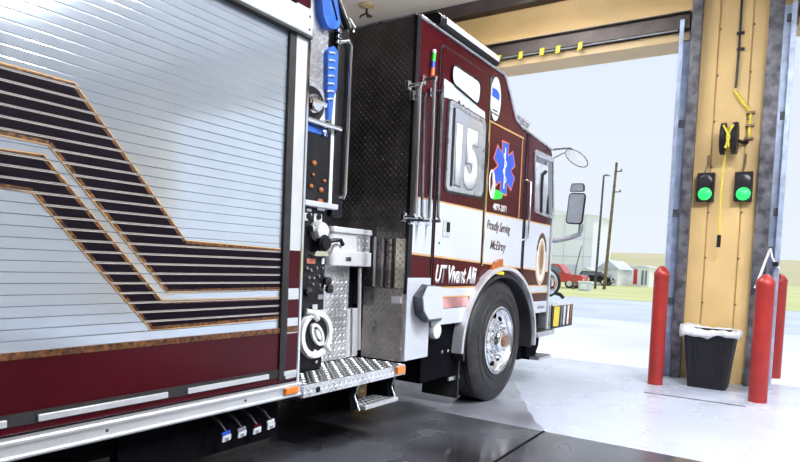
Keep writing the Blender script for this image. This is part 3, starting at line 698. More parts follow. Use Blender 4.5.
MB().lathe([(0.018, 0), (0.02, 0.02), (0.0, 0.03)], (-2.60, *(3.029, 2.077)), 'x', 14).build('knob', 'chrome', T, smooth=True)
# dark window of the pump bay with small orange blobs on its face
b = MB(); b.box(-2.625, -2.604, (2.864, 1.819)[0], 3.13, 1.64, 2.09)
gl_ = b.build('pump_bay_window', 'black', T, bevel=0.004)
for q, r in (((2.953, 1.876),0.022), ((3.056, 1.778),0.016), ((2.948, 1.801),0.014), ((2.933, 1.730),0.018), ((3.029, 1.717),0.022), ((3.024, 1.640),0.030)):
    MB().ball((-2.598, *q), 0.010, r, r*0.8, 12, 8).build('orange_blob', 'orange_dim', gl_, smooth=True)
MB().box(-2.62, -2.545, (2.866, 1.599)[0]-0.05, (3.135, 1.626)[0]+0.01, 1.60, 1.635).build('panel_ledge', 'alu_white', T, bevel=0.006)
# black lower control panel
panel = MB().box(-2.625, -2.606, 2.63, 3.105, 0.57, 1.60).build('pump_panel', 'black', T, bevel=0.004)
for a, c, m in (((2.880, 1.511), (2.951, 1.561), 'signwhite'), ((2.973, 1.512), (3.048, 1.563), 'lens'), ((2.998, 1.587), (3.075, 1.607), 'alu_white'), ((2.900, 1.571), (2.945, 1.588), 'alu_white'), ((2.917, 1.245), (3.000, 1.279), 'redlabel'), ((2.989, 0.953), (3.036, 0.984), 'alu_white'), ((3.039, 1.016), (3.097, 1.047), 'grey'), ((3.044, 0.918), (3.123, 0.948), 'alu_white'), ((3.061, 1.245), (3.088, 1.285), 'signwhite')):
    MB().box(-2.606, -2.598, a[0], c[0], a[1], c[1]).build('label_plate', m, panel, bevel=0.002)
for q in ((2.915, 1.542), (2.935, 1.525), (3.010, 1.544)):
    MB().lathe([(0.018, 0), (0.018, 0.012), (0, 0.013)], (-2.598, *q), 'x', 16).build('gauge', 'black', panel)
for q in ((2.913, 1.217), (2.952, 1.205), (3.008, 1.219), (3.067, 1.220), (2.935, 1.161), (2.983, 1.154), (3.031, 1.168), (2.975, 1.116), (3.044, 1.109), (3.079, 1.181), (2.949, 1.085), (3.075, 1.077)):
    MB().lathe([(0.012, 0), (0.010, 0.02), (0.0, 0.024)], (-2.606, *q), 'x', 10).build('push_knob', 'chrome', panel, smooth=True)
# discharge outlet with chrome cap and bent black handle
y, z = (3.005, 1.454)
o = MB().lathe([(0.060, -0.01), (0.068, 0.015), (0.060, 0.04), (0.052, 0.06), (0.0, 0.066)], (-2.605, y, z), 'x', 28).build('discharge_outlet', 'tray', T, smooth=True)
b = MB(); b.box(-2.60, -2.56, y-0.085, y+0.085, z-0.01, z+0.035); b.build('outlet_bracket', 'chrome', o, bevel=0.01)
MB().lathe([(0.050, 0.03), (0.054, 0.06), (0.040, 0.08), (0.0, 0.085)], (-2.60, y+0.01, z-0.075), 'x', 24).build('outlet_cap', 'black', o, smooth=True)
MB().tube([(-2.55, *(3.019, 1.379)), (-2.52, *(3.087, 1.402)), (-2.51, *(3.137, 1.404)), (-2.51, *(3.160, 1.373))], 0.014, 8).build('valve_handle', 'black', o, smooth=True)
MB().prism(roundpoly([(2.937, 1.293), (2.964, 1.332), (3.061, 1.336), (3.093, 1.298)], 0.02, 3), -2.606, -2.56).build('outlet_collar', 'chrome', o, bevel=0.006)
MB().tube([(-2.57, *(3.113, 1.299)), (-2.55, *(3.119, 1.364)), (-2.55, *(3.169, 1.386)), (-2.555, *(3.202, 1.361))], 0.012, 8).build('bleeder_pipe', 'signwhite', T, smooth=True)
for q in ((3.112, 1.135), (3.135, 1.083), (2.931, 1.066)):
    MB().lathe([(0.026, 0), (0.03, 0.03), (0.0, 0.04)], (-2.606, *q), 'x', 14).build('black_knob', 'rubber', panel, smooth=True)
# large intake with white handles low down
y, z = (3.002, 0.795)
o = MB().lathe([(0.150, 0.0), (0.158, 0.02), (0.150, 0.045), (0.118, 0.045), (0.110, 0.02)], (-2.606, y, z), 'x', 40, cap=False).build('main_intake', 'signwhite', T, smooth=True)
MB().lathe([(0.112, 0.0), (0.112, 0.03), (0.0, 0.035)], (-2.606, y, z), 'x', 32).build('intake_cap', 'black', o, smooth=True)
b = MB(); b.ring(ellipse(y, z, 0.085, 0.048, 28, 2.2), ellipse(y, z, 0.062, 0.03, 28, 2.2), -2.575, -2.555); b.build('cap_ring', 'signwhite', o)
b = MB(); b.prism(ellipse(y, z, 0.042, 0.016, 20, 2.2), -2.575, -2.55); b.build('cap_logo', 'signwhite', o)
MB().tube([(-2.575, *(2.900, 0.947)), (-2.56, *(2.947, 0.939)), (-2.56, *(2.997, 0.892))], 0.018, 8).build('intake_lug', 'signwhite', o, smooth=True)
MB().tube([(-2.575, *(2.902, 0.903)), (-2.56, *(2.948, 0.913)), (-2.56, *(2.988, 0.886))], 0.010, 8).build('intake_lug', 'signwhite', o, smooth=True)
MB().tube([(-2.56, *(3.074, 0.730)), (-2.56, *(3.117, 0.687))], 0.016, 8).build('intake_lug', 'signwhite', o, smooth=True)
MB().tube([(-2.57, *(2.914, 0.674)), (-2.56, *(2.943, 0.659)), (-2.56, *(2.988, 0.693))], 0.012, 8).build('intake_lug', 'signwhite', o, smooth=True)
MB().lathe([(0.014, 0), (0.012, 0.012), (0.0, 0.014)], (-2.606, *(3.042, 0.609)), 'x', 12).build('drain_plug', 'chrome', panel, smooth=True)

# --- walkway between pump and cab
b = MB(); b.box(-4.6, -2.80, 3.11, 3.75, 0.50, 0.60); b.box(-4.6, -2.83, 3.11, 3.72, 0.60, 1.22)
b.build('walkway', 'dark', T)
MB().box(-2.83, -2.765, 3.115, 3.57, 0.56, 1.24).build('walkway_riser', 'plateX', T)
MB().box(-2.83, -2.775, 3.57, 3.72, 0.56, 0.92).build('walkway_panel', 'tray', T, bevel=0.004)
b = MB()
foot = roundpoly([(-3.4, 3.255), (-2.69, 3.255), (-2.69, 3.735), (-3.4, 3.735)], 0.06, 5)
b.prism(foot, 1.25, 1.49, 'z'); tray = b.build('hose_tray', 'tray', T, bevel=0.006)
foot2 = roundpoly([(-3.4, 3.250), (-2.672, 3.250), (-2.672, 3.748), (-3.4, 3.755)], 0.07, 5)
MB().prism(foot2, 1.465, 1.505, 'z').build('tray_lid', 'tray', tray, bevel=0.006)
MB().prism(foot2, 1.235, 1.34, 'z').build('tray_lip', 'tray', tray, bevel=0.008)
MB().box(-2.69, -2.684, 3.54, 3.70, 1.35, 1.46).build('tray_grip', 'plateX', tray)
MB().box(-2.674, -2.665, 3.40, 3.46, 1.27, 1.30).build('tray_latch', 'chrome', tray, bevel=0.004)
MB().tube([(-2.71, *(3.621, 1.226)), (-2.71, *(3.649, 0.620))], 0.014, 10).build('walkway_post', 'alu_white', T, smooth=True)
MB().tube([(-2.665, 3.742, 1.46), (-2.665, 3.742, 1.09)], 0.012, 10).build('walkway_post', 'alu_white', T, smooth=True)
# chrome grab pole standing at the front corner of the pump house
b = MB(); b.tube([(-2.61, *(3.155, 2.686)), (-2.565, *(3.207, 2.703)), (-2.56, *(3.230, 2.678)), (-2.56, *(3.228, 2.198)), (-2.56, *(3.225, 1.720)), (-2.565, *(3.222, 1.693)), (-2.61, *(3.206, 1.692))], 0.014, 12)
b.build('grab_pole', 'chrome', T, smooth=True)

# --- running board
rb = MB().box(-2.80, -2.345, 2.63, 3.72, 0.475, 0.548).build('running_board', 'alu_white', T, bevel=0.006)
MB().box(-2.345, -2.338, 2.635, 3.715, 0.478, 0.545).build('board_fascia', 'plateX', rb)
b = MB().box(-2.79, -2.35, 2.64, 3.715, 0.548, 0.551); b.mi = 1
for i in range(8):
    for j in range(19):
        x, y = -2.765+i*0.056, 2.67+j*0.056
        s = 1 if (i+j) % 2 else -1; L, w = 0.021, 0.007; c = 0.7071
        d = [(-L*c*1, -L*c*s), (w*c, -w*c*s), (L*c, L*c*s), (-w*c, w*c*s)]
        lowp = [(x+p, y+q) for p, q in d]; top = [(x+p*0.7, y+q*0.7) for p, q in d]
        b.prism(lowp, 0.551, 0.556, 'z', top)
b.build('board_plate', ['plateZ', 'alu_white'], rb)
y, z = 2.76, 0.511
MB().lathe([(0.018, 0.0), (0.018, 0.006), (0.0, 0.007)], (-2.338, y, z), 'x', 14).build('board_plug', 'black', rb)
marker(3.585, 3.685, 0.492, 0.545, -2.338)
# folding step hung below it
st = MB().box(-2.56, -2.37, 3.29, 3.69, 0.285, 0.312).build('folding_step', 'alu_white', T, bevel=0.004)
b = MB()
for i in range(4):
    for j in range(9): b.lathe([(0.014, 0.312), (0.010, 0.318), (0.0, 0.319)], (-2.535+i*0.045, 3.32+j*0.042, 0), 'z', 8)
b.build('step_studs', 'chrome', st)
for y0, y1 in ((3.20, 3.29), (3.64, 3.73)):
    MB().prism([(-2.62, 0.48), (-2.40, 0.48), (-2.44, 0.40), (-2.42, 0.29), (-2.62, 0.28)], y0, y1, 'y').build('step_bracket', 'dark', st, bevel=0.004)
    MB().tube([(-2.395, (y0+y1)/2, 0.475), (-2.43, (y0+y1)/2, 0.38), (-2.385, (y0+y1)/2, 0.29)], 0.006, 8).build('bracket_edge', 'alu', st, smooth=True)

# --- cab
def arch(a, c, n0, n1, n=28, cy=5.42, cz=0.54):
    return [(cy+a*math.cos(math.radians(n0+(n1-n0)*k/n)), cz+c*math.sin(math.radians(n0+(n1-n0)*k/n))) for k in range(n+1)]
roof = [(6.62, 2.60), (5.76, 2.66), (5.58, 2.70), (5.30, 3.02), (5.24, 3.04), (3.78, 3.04)]
side = [(3.78, 0.80)] + arch(0.79, 0.67, 157, 22) + [(6.66, 0.79), (6.75, 0.80), (6.79, 1.1), (6.755, 1.75)] + roof
b = MB(); b.prism(side, -4.85, -2.385)
cab = b.build('cab_body', 'maroon', T, bevel=0.012)
MB().box(-4.60, -3.0, 4.6, 6.3, 0.80, 1.30).build('wheel_well', 'dark', T)
MB().box(-2.98, -2.47, 6.17, 6.70, 0.30, 0.79).build('front_underbody', 'dark', T)
# its rear wall: tread plate
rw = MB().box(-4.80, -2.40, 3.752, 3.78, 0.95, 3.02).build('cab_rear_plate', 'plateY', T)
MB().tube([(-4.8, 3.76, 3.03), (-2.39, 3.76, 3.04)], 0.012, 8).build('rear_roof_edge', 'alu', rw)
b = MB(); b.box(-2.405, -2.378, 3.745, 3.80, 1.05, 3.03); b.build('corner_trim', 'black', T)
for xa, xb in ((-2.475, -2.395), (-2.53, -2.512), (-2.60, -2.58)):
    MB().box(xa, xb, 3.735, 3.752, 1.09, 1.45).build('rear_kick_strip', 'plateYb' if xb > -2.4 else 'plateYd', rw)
# lower rear block of the cab, tread plate towards the walkway
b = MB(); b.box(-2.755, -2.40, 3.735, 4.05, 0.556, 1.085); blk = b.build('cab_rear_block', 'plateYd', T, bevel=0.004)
a, c = (-2.493, 0.979), (-2.408, 1.029); MB().box(a[0], c[0], 3.727, 3.735, a[1], c[1]).build('label_plate', 'signwhite', blk, bevel=0.003)
b = MB(); b.box(-2.50, -2.372, 3.752, 4.085, 0.562, 1.17); b.build('lower_quarter_panel', 'white', T, bevel=0.004)
base = [(3.829, 1.037), (3.949, 1.124), (4.241, 1.107), (4.267, 0.829), (4.019, 0.827), (3.868, 0.895)]
face = [(3.805, 1.029), (3.868, 1.115), (4.094, 1.106), (4.116, 0.869), (3.905, 0.865), (3.827, 0.934)]
hb = MB().prism(base, -2.372, -2.275, 'x', face).build('locker_box', 'steel', T, bevel=0.003)
MB().prism(face, -2.275, -2.268, 'x', inset(face, 0.004)).build('locker_lid', 'white', hb)
# --- black boxes under the cab
b = MB(); b.box(-3.2, -2.43, 4.09, 4.70, 0.34, 0.80); ub = b.build('battery_box', 'dark', T, bevel=0.01)
MB().box(-2.44, -2.425, 4.55, 4.74, 0.30, 0.33).build('box_step', 'alu', ub)
for y in (4.42, 4.52): MB().lathe([(0.014, 0), (0.0, 0.008)], (-2.43, y, 0.56), 'x', 10).build('box_bolt', 'alu', ub)
b = MB(); b.lathe([(0.068, 0.0), (0.068, 0.03), (0.060, 0.045), (0.0, 0.055)], (-2.405, 4.20, 0.755), 'x', 28); lt = b.build('ground_light', 'lens', T, smooth=True)
MB().prism([(4.66, 0.66), (4.74, 0.84), (4.74, 0.62)], -2.42, -2.405).build('fender_brace', 'alu_white', T)
MB().box(-2.75, -2.40, 4.66, 4.685, 0.14, 0.80).build('mud_flap', 'rubber', T)

# paint bands on the cab: thin vinyl on the panels
def bandmesh(name, m, parent, y0, y1, zb0, zb1, zt0, zt1, x0, x1, holes=None):
    """a quad strip from y0 to y1, bottom zb0..zb1 and top zt0..zt1; kept clear of the wheel arch"""
    n = 24; lowp, top = [], []
    for k in range(n+1):
        y = y0+(y1-y0)*k/n; lo = zb0+(zb1-zb0)*k/n; hi = zt0+(zt1-zt0)*k/n
        u = (y-5.42)/0.80
        if abs(u) < 1: lo = max(lo, 0.54+0.68*math.sqrt(1-u*u))
        lowp.append((y, lo)); top.append((y, max(hi, lo)))
    b = MB()
    for k in range(n):
        if top[k][1]-lowp[k][1] < 1e-4 and top[k+1][1]-lowp[k+1][1] < 1e-4: continue
        q = [lowp[k], lowp[k+1], top[k+1], top[k]]
        b.prism(q, x0, x1)
    bmesh.ops.remove_doubles(b.bm, verts=b.bm.verts, dist=1e-5)
    return b.build(name, m, parent)
def zl(y):    # the white field's lower edge falls slightly to the front
    return 1.335-(y-4.37)*0.034
def livery(parent, y0, y1, xo, front=False):
    x0, x1 = xo-0.004, xo+0.0015
    bandmesh('white_band', 'white', parent, y0, y1, zl(y0), zl(y1), 1.752, 1.752, x0, x1)
    bandmesh('gold_line', 'goldline', parent, y0, y1, 1.752, 1.752, 1.766, 1.766, x0, x1+0.0003)
    bandmesh('gold_line', 'goldline', parent, y0, y1, zl(y0)-0.014, zl(y1)-0.014, zl(y0), zl(y1), x0, x1+0.0003)
    bandmesh('gold_line', 'goldline', parent, y0, y1, 1.088, 1.088, 1.102, 1.102, x0, x1+0.0003)
    bandmesh('white_stripe', 'white', parent, y0, y1, 1.026, 1.026, 1.088, 1.088, x0, x1)
    bandmesh('gold_line', 'goldline', parent, y0, y1, 1.014, 1.014, 1.026, 1.026, x0, x1+0.0003)
    bandmesh('white_sill', 'white', parent, y0, y1, 0.80, 0.80, 0.925, 0.925, x0, x1)
XB = -2.385
livery(cab, 3.785, 4.08, XB); livery(cab, 4.945, 5.905, XB); livery(cab, 6.665, 6.735, XB, True)
# doors
rd = [(4.105, 0.81), (4.70, 0.81), (4.93, 1.10), (4.93, 2.93), (4.105, 2.93)]
rdoor = MB().prism(roundpoly(rd, 0.05, 4), -2.385, XS).build('rear_door', 'maroon', T, bevel=0.004)
livery(rdoor, 4.11, 4.925, XS)
fd = [(6.20, 0.80), (6.655, 0.80), (6.69, 1.3), (6.665, 1.8), (6.60, 2.56), (5.925, 2.62), (5.925, 1.20), (6.12, 1.08)]
fdoor = MB().prism(roundpoly(fd, 0.04, 4), -2.385, XS).build('front_door', 'maroon', T, bevel=0.004)
livery(fdoor, 5.93, 6.655, XS, True)
bandmesh('rosy_band', 'rosy', rdoor, 4.115, 4.72, 0.93, 0.93, 1.012, 1.012, XS-0.004, XS+0.0015)
# dark gaps round the doors
b = MB(); b.ring(roundpoly([(4.090, 0.80), (4.71, 0.80), (4.948, 1.09), (4.948, 2.945), (4.090, 2.945)], 0.06, 4), roundpoly([(4.105, 0.81), (4.70, 0.81), (4.93, 1.10), (4.93, 2.93), (4.105, 2.93)], 0.05, 4), -2.386, -2.379)
b.build('door_seal', 'rubber', T)
b = MB(); b.box(-2.386, -2.376, 5.89, 5.925, 1.20, 2.63); b.build('door_seal', 'rubber', T)
# chrome strip between rear door and panel, chrome rail at the panel's front
MB().box(-2.385, -2.362, 4.950, 4.972, 1.28, 2.92).build('door_edge_strip', 'chrome', T, bevel=0.003)
MB().box(-2.385, -2.378, 4.975, 5.80, 2.55, 2.565).build('panel_line', 'goldline', T)
MB().box(-2.385, -2.378, 5.765, 5.777, 1.77, 2.55).build('panel_line', 'goldline', T)
MB().box(-2.385, -2.378, 5.01, 5.018, 1.77, 2.55).build('panel_line', 'goldline', T)
b = MB(); b.tube([(-2.385, 5.90, 2.16), (-2.325, 5.905, 2.14), (-2.325, 5.905, 1.58), (-2.385, 5.90, 1.56)], 0.013, 10); b.build('grab_handle', 'chrome', T, smooth=True)
MB().box(-2.37, -2.36, 5.955, 6.015, 1.56, 1.72).build('door_handle', 'alu', fdoor, bevel=0.006)
MB().box(-2.36, -2.353, 5.965, 6.005, 1.60, 1.68).build('handle_paddle', 'black', fdoor, bevel=0.003)
h = MB().box(-2.37, -2.360, *(4.222, 1.561)[:1], (4.328, 1.569)[0], (4.269, 1.494)[1], (4.256, 1.634)[1]).build('door_handle', 'alu_white', rdoor, bevel=0.006)
MB().box(-2.36, -2.354, (4.271, 1.565)[0], (4.320, 1.568)[0], (4.282, 1.534)[1], (4.274, 1.612)[1]).build('handle_paddle', 'black', rdoor, bevel=0.003)
MB().lathe([(0.014, 0), (0.010, 0.004), (0, 0.004)], (XS, *(4.178, 1.442)), 'x', 12).build('lock', 'steel', rdoor)
# windows
def pane(parent, pts, r, fw, gm, fm, x, name='window'):
    o = roundpoly(pts, r, 6)
    fr = MB().ring(o, inset(o, fw), x-0.006, x+0.012).build(name, fm, parent)
    MB().prism(inset(o, fw*0.9), x-0.006, x+0.004).build('glass', gm, fr)
    return fr
pane(rdoor, [(4.245, 2.845), (4.771, 2.833), (4.747, 2.618), (4.244, 2.685)], 0.09, 0.012, 'lens', 'black', XS+0.002, 'upper_window')  # upper pane is plain white: a bright reflection put into its colour
b = MB(); o_ = roundpoly([(4.212, 2.570), (4.907, 2.544), (4.917, 1.859), (4.204, 1.839)], 0.07, 6); b.ring(o_, inset(o_, 0.03), XS-0.004, XS+0.006); b.build('window_gasket', 'rubber', rdoor)
w15 = pane(rdoor, [(4.232, 2.559), (4.885, 2.531), (4.888, 1.878), (4.227, 1.857)], 0.06, 0.028, 'glass', 'alu', XS, 'door_window')
b = MB(); b.box(XS-0.003, XS+0.010, (4.302, 2.258)[0], (4.335, 2.264)[0], 1.90, 2.51); b.build('slider_bar', 'black', w15)
a, c = (4.395, 1.918), (4.747, 2.526)
sh_ = lettering('window_number', '15', 'grey', w15, XS+0.0042, (4.342, 2.108)[0]+0.02, (4.786, 2.180)[0]-0.01, 1.90, 2.42, bold=0.07)
lettering('window_number', '15', 'signwhite', w15, XS+0.0058, (4.342, 2.108)[0]+0.035, (4.786, 2.180)[0]-0.02, 1.915, 2.405, bold=0.05)
pane(fdoor, [(6.056, 2.499), (6.632, 2.503), (6.757, 1.832), (6.148, 1.865)], 0.05, 0.030, 'paleglass', 'alu', XS, 'door_window')
MB().tube([(XS+0.006, *(6.323, 1.871)), (XS+0.006, *(6.302, 2.112)), (XS+0.006, *(6.308, 2.270)), (XS+0.006, *(6.407, 2.317))], 0.022, 8).build('inner_handle', 'black', fdoor, smooth=True)
MB().prism([(6.479, 2.456), (6.607, 2.455), (6.717, 1.873), (6.476, 1.874), (6.529, 2.139)], XS+0.003, XS+0.006).build('dark_pillar_pane', 'darkglass', fdoor)
MB().prism([(6.120, 2.449), (6.448, 2.451), (6.458, 2.388), (6.130, 2.379)], XS+0.003, XS+0.006).build('sun_visor', 'darkglass', fdoor)
for q in ((4.398, 2.568), (4.477, 2.555), (4.559, 2.546)):
    MB().prism(ellipse(*q, 0.018, 0.022, 14), XS, XS+0.002).build('shamrock_dot', 'black', rdoor)
MB().prism(roundpoly([(4.139, 2.695), (4.252, 2.687), (4.529, 2.656), (4.757, 2.612), (4.876, 2.606), (4.887, 2.514), (4.232, 2.563), (4.145, 2.553)], 0.02, 3), XS-0.004, XS+0.001).build('white_patch', 'white', rdoor)
# round patch ahead of the upper window
y, z = (5.106, 2.773); em = MB().prism(ellipse(y, z, 0.125, 0.21, 36), XB-0.002, XB+0.003).build('oval_patch', 'signwhite', T)
b = MB(); b.ring(ellipse(y, z, 0.125, 0.21, 36), ellipse(y, z, 0.110, 0.192, 36), XB, XB+0.005); b.build('patch_ring', 'black', em)
MB().prism([(y-0.08, z+0.01), (y+0.075, z), (y+0.075, z+0.06), (y+0.02, z+0.085), (y-0.08, z+0.085)], XB+0.003, XB+0.005).build('patch_print', 'starblue', em)
b = MB(); b.box(XB+0.003, XB+0.005, y-0.06, y+0.05, z-0.11, z-0.095); b.box(XB+0.003, XB+0.005, y-0.08, y+0.07, z-0.14, z-0.125); b.build('patch_print', 'steel', em)
# star of life on the panel
y, z = 5.375, 2.20
def star(Rr, wd):
    pts = []
    for k in range(6):
        a = math.radians(90+60*k); d = Vector((math.cos(a), math.sin(a))); n = Vector((-d.y, d.x))
        inner = wd/ math.tan(math.radians(30)) * 1.0
        pts.append(tuple(-n*wd + d*Rr)); pts.append(tuple(n*wd + d*Rr))
        a2 = a+math.radians(30); pts.append((math.cos(a2)*wd*2.0, math.sin(a2)*wd*2.0))
    return pts
def place(pts, sy, sz): return [(y+p[0]*sy, z+p[1]*sz) for p in pts]
so = MB().prism(place(star(0.248, 0.080), 1.0, 1.0), XB-0.001, XB+0.002).build('star_of_life', 'orange', T)
MB().prism(place(star(0.234, 0.068), 1.0, 1.0), XB+0.002, XB+0.0035).build('star_field', 'starblue', so)
b = MB(); b.box(XB+0.0035, XB+0.005, y-0.010, y+0.010, z-0.19, z+0.19)
b.tube([(XB+0.005, y+0.035*math.sin(k*0.7), z-0.14+0.016*k) for k in range(18)], 0.006, 6)
b.build('staff_and_snake', 'signwhite', so)
yy, zz = (5.219, 1.933)
g = MB().prism(roundpoly([(yy-0.15, zz-0.02), (yy-0.06, zz-0.05), (yy+0.12, zz-0.02), (yy+0.15, zz+0.035), (yy, zz+0.05), (yy-0.1, zz+0.04)], 0.04, 4), XB+0.0035, XB+0.006).build('green_patch', 'green', so)
yw, zw = (5.110, 2.019)
b = MB(); b.ring(ellipse(yw, zw, 0.065, 0.13, 28, 0.1), ellipse(yw, zw, 0.045, 0.105, 28, 0.1), XB+0.005, XB+0.0075); b.tube([(XB+0.007, yw-0.01, zw-0.10), (XB+0.007, yw+0.02, zw), (XB+0.007, yw+0.0, zw+0.09)], 0.01, 6)
b.build('white_ring', 'signwhite', so)
a, c = (5.166, 1.823), (5.466, 1.886)
lettering('panel_number', '4879-2071', 'signwhite', T, XB+0.0005, a[0], c[0], 1.795, 1.855, bold=0.02)
# lettering
a, c = (5.035, 1.673), (5.574, 1.610)
lettering('panel_lettering', 'Proudly Serving', 'lettergold', T, XB+0.0025, 5.05, 5.58, 1.585, 1.70, 0.35, 0.015, slope=-0.012)
lettering('panel_lettering', 'McElroy', 'lettergold', T, XB+0.0025, 5.14, 5.50, 1.41, 1.52, 0.35, 0.015, slope=-0.008)
a, c = (4.140, 1.177), (4.856, 1.181)
lettering('door_lettering', 'UT Vivant Alii', 'signwhite', rdoor, XS+0.0022, a[0], c[0], 1.130, 1.275, 0.35, 0.032, slope=-0.008)
# crest on the front door
y, z = (6.424, 1.405)
cr = MB().prism(ellipse(y, z-0.02, 0.165, 0.28, 40), XS+0.0005, XS+0.0030).build('door_crest', 'signwhite', fdoor)
b = MB(); b.ring(ellipse(y, z-0.02, 0.155, 0.268, 40), ellipse(y, z-0.02, 0.138, 0.245, 40), XS+0.0025, XS+0.0045); b.build('crest_ring', 'goldline', cr)
b = MB(); pts = [(y+0.165*math.cos(math.radians(d)), z-0.02+0.28*math.sin(math.radians(d))) for d in range(20, 161, 7)]; pin = [(y+0.125*math.cos(math.radians(d)), z-0.02+0.225*math.sin(math.radians(d))) for d in range(20, 161, 7)]
b.ring(pts, pin, XS+0.003, XS+0.005, closed=False); b.build('crest_scroll', 'lettergold', cr)
MB().prism(ellipse(y, z-0.01, 0.085, 0.19, 28), XS+0.003, XS+0.0048).build('crest_field', 'tan', cr)
MB().prism(ellipse(y+0.005, z-0.005, 0.048, 0.135, 24), XS+0.0045, XS+0.006).build('crest_figure', 'emblem', cr)
MB().box(XS+0.001, XS+0.003, 6.38, 6.60, 0.845, 0.875).build('sill_badge', 'grey', fdoor)
# rails at the rear corner of the cab
def rail(pt, pb, m, x=-2.285, r=0.0145):
    (yt, zt), (yb, zb) = pt, pb
    o = MB().tube([(-2.385, yt, zt), (x+0.02, yt, zt), (x, yt, zt-0.03), (x, (yt+yb)/2, (zt+zb)/2), (x, yb, zb+0.03), (x+0.02, yb, zb), (-2.385, yb, zb)], r, 10).build('grab_rail', m, T, smooth=True)
    for yy, zz in ((yt, zt), (yb, zb)): MB().box(-2.388, -2.362, yy-0.022, yy+0.022, zz-0.032, zz+0.032).build('rail_foot', 'chrome', o, bevel=0.005)
rail((3.657, 2.510), (3.668, 1.599), 'chrome'); rail((3.723, 2.459), (3.764, 1.586), 'steel', r=0.011); rail((3.850, 2.603), (3.863, 1.587), 'chrome'); rail((3.959, 2.539), (3.994, 1.597), 'steel', r=0.012)
MB().tube([(-2.34, 4.08, 2.62), (-2.34, 4.08, 1.78)], 0.012, 8).build('door_edge_tube', 'chrome', T, smooth=True)
# banded tube above the rails
yt, zt = (3.973, 2.853); yb, zb = (3.960, 2.660)
for k, m in enumerate(('orange', 'starblue', 'green', 'signwhite')):
    f0, f1 = (0, 0.30, 0.55, 0.88)[k], (0.30, 0.55, 0.88, 1.0)[k]
    MB().tube([(-2.37, yb+(yt-yb)*f0, zb+(zt-zb)*f0), (-2.37, yb+(yt-yb)*f1, zb+(zt-zb)*f1)], 0.018, 12).build('banded_tube', m, T, smooth=True)
# roof edge, scene light
b = MB(); b.tube([(-2.378, 3.78, 3.035), (-2.378, 5.24, 3.035), (-2.378, 5.31, 3.01), (-2.378, 5.585, 2.695), (-2.378, 5.77, 2.65), (-2.378, 6.62, 2.59)], 0.013, 8)
b.build('drip_rail', 'alu', T, smooth=True)
sl = MB().prism([(-2.60, 3.035), (-2.345, 3.035), (-2.325, 3.05), (-2.325, 3.10), (-2.36, 3.135), (-2.60, 3.135)], 3.98, 5.03, 'y').build('scene_light', 'black', T, bevel=0.008)
MB().prism([(-2.325, 3.062), (-2.318, 3.062), (-2.318, 3.102), (-2.352, 3.134), (-2.362, 3.134), (-2.325, 3.10)], 4.06, 5.0, 'y').build('light_lens', 'lens', sl)
rl = MB().prism([(5.510, 2.656), (5.640, 2.798), (6.072, 2.776), (6.003, 2.670)], -2.75, -2.42).build('roof_light', 'alu_white', T, bevel=0.008)
for k in range(3):
    q = [Vector((5.624, 2.728)), Vector((5.695, 2.767)), Vector((6.021, 2.740)), Vector((5.972, 2.694))]
    t0, t1 = k/3+0.03, (k+1)/3-0.03
    MB().prism([tuple(q[0].lerp(q[3], t0)), tuple(q[1].lerp(q[2], t0)), tuple(q[1].lerp(q[2], t1)), tuple(q[0].lerp(q[3], t1))], -2.42, -2.412).build('light_lens', 'grey', rl)
# orange side lamp over the wheel arch
y, z = (5.262, 1.303)
o = MB().prism([(y-0.10, z-0.06), (y+0.11, z-0.075), (y+0.11, z+0.05), (y-0.04, z+0.02)], -2.39, -2.345).build('side_turn_lamp', 'amber_dark', T, bevel=0.006)
MB().prism([(y-0.10, z-0.09), (y+0.12, z-0.10), (y+0.12, z-0.07), (y-0.10, z-0.055)], -2.385, -2.335).build('lamp_base', 'yellow', o, bevel=0.004)
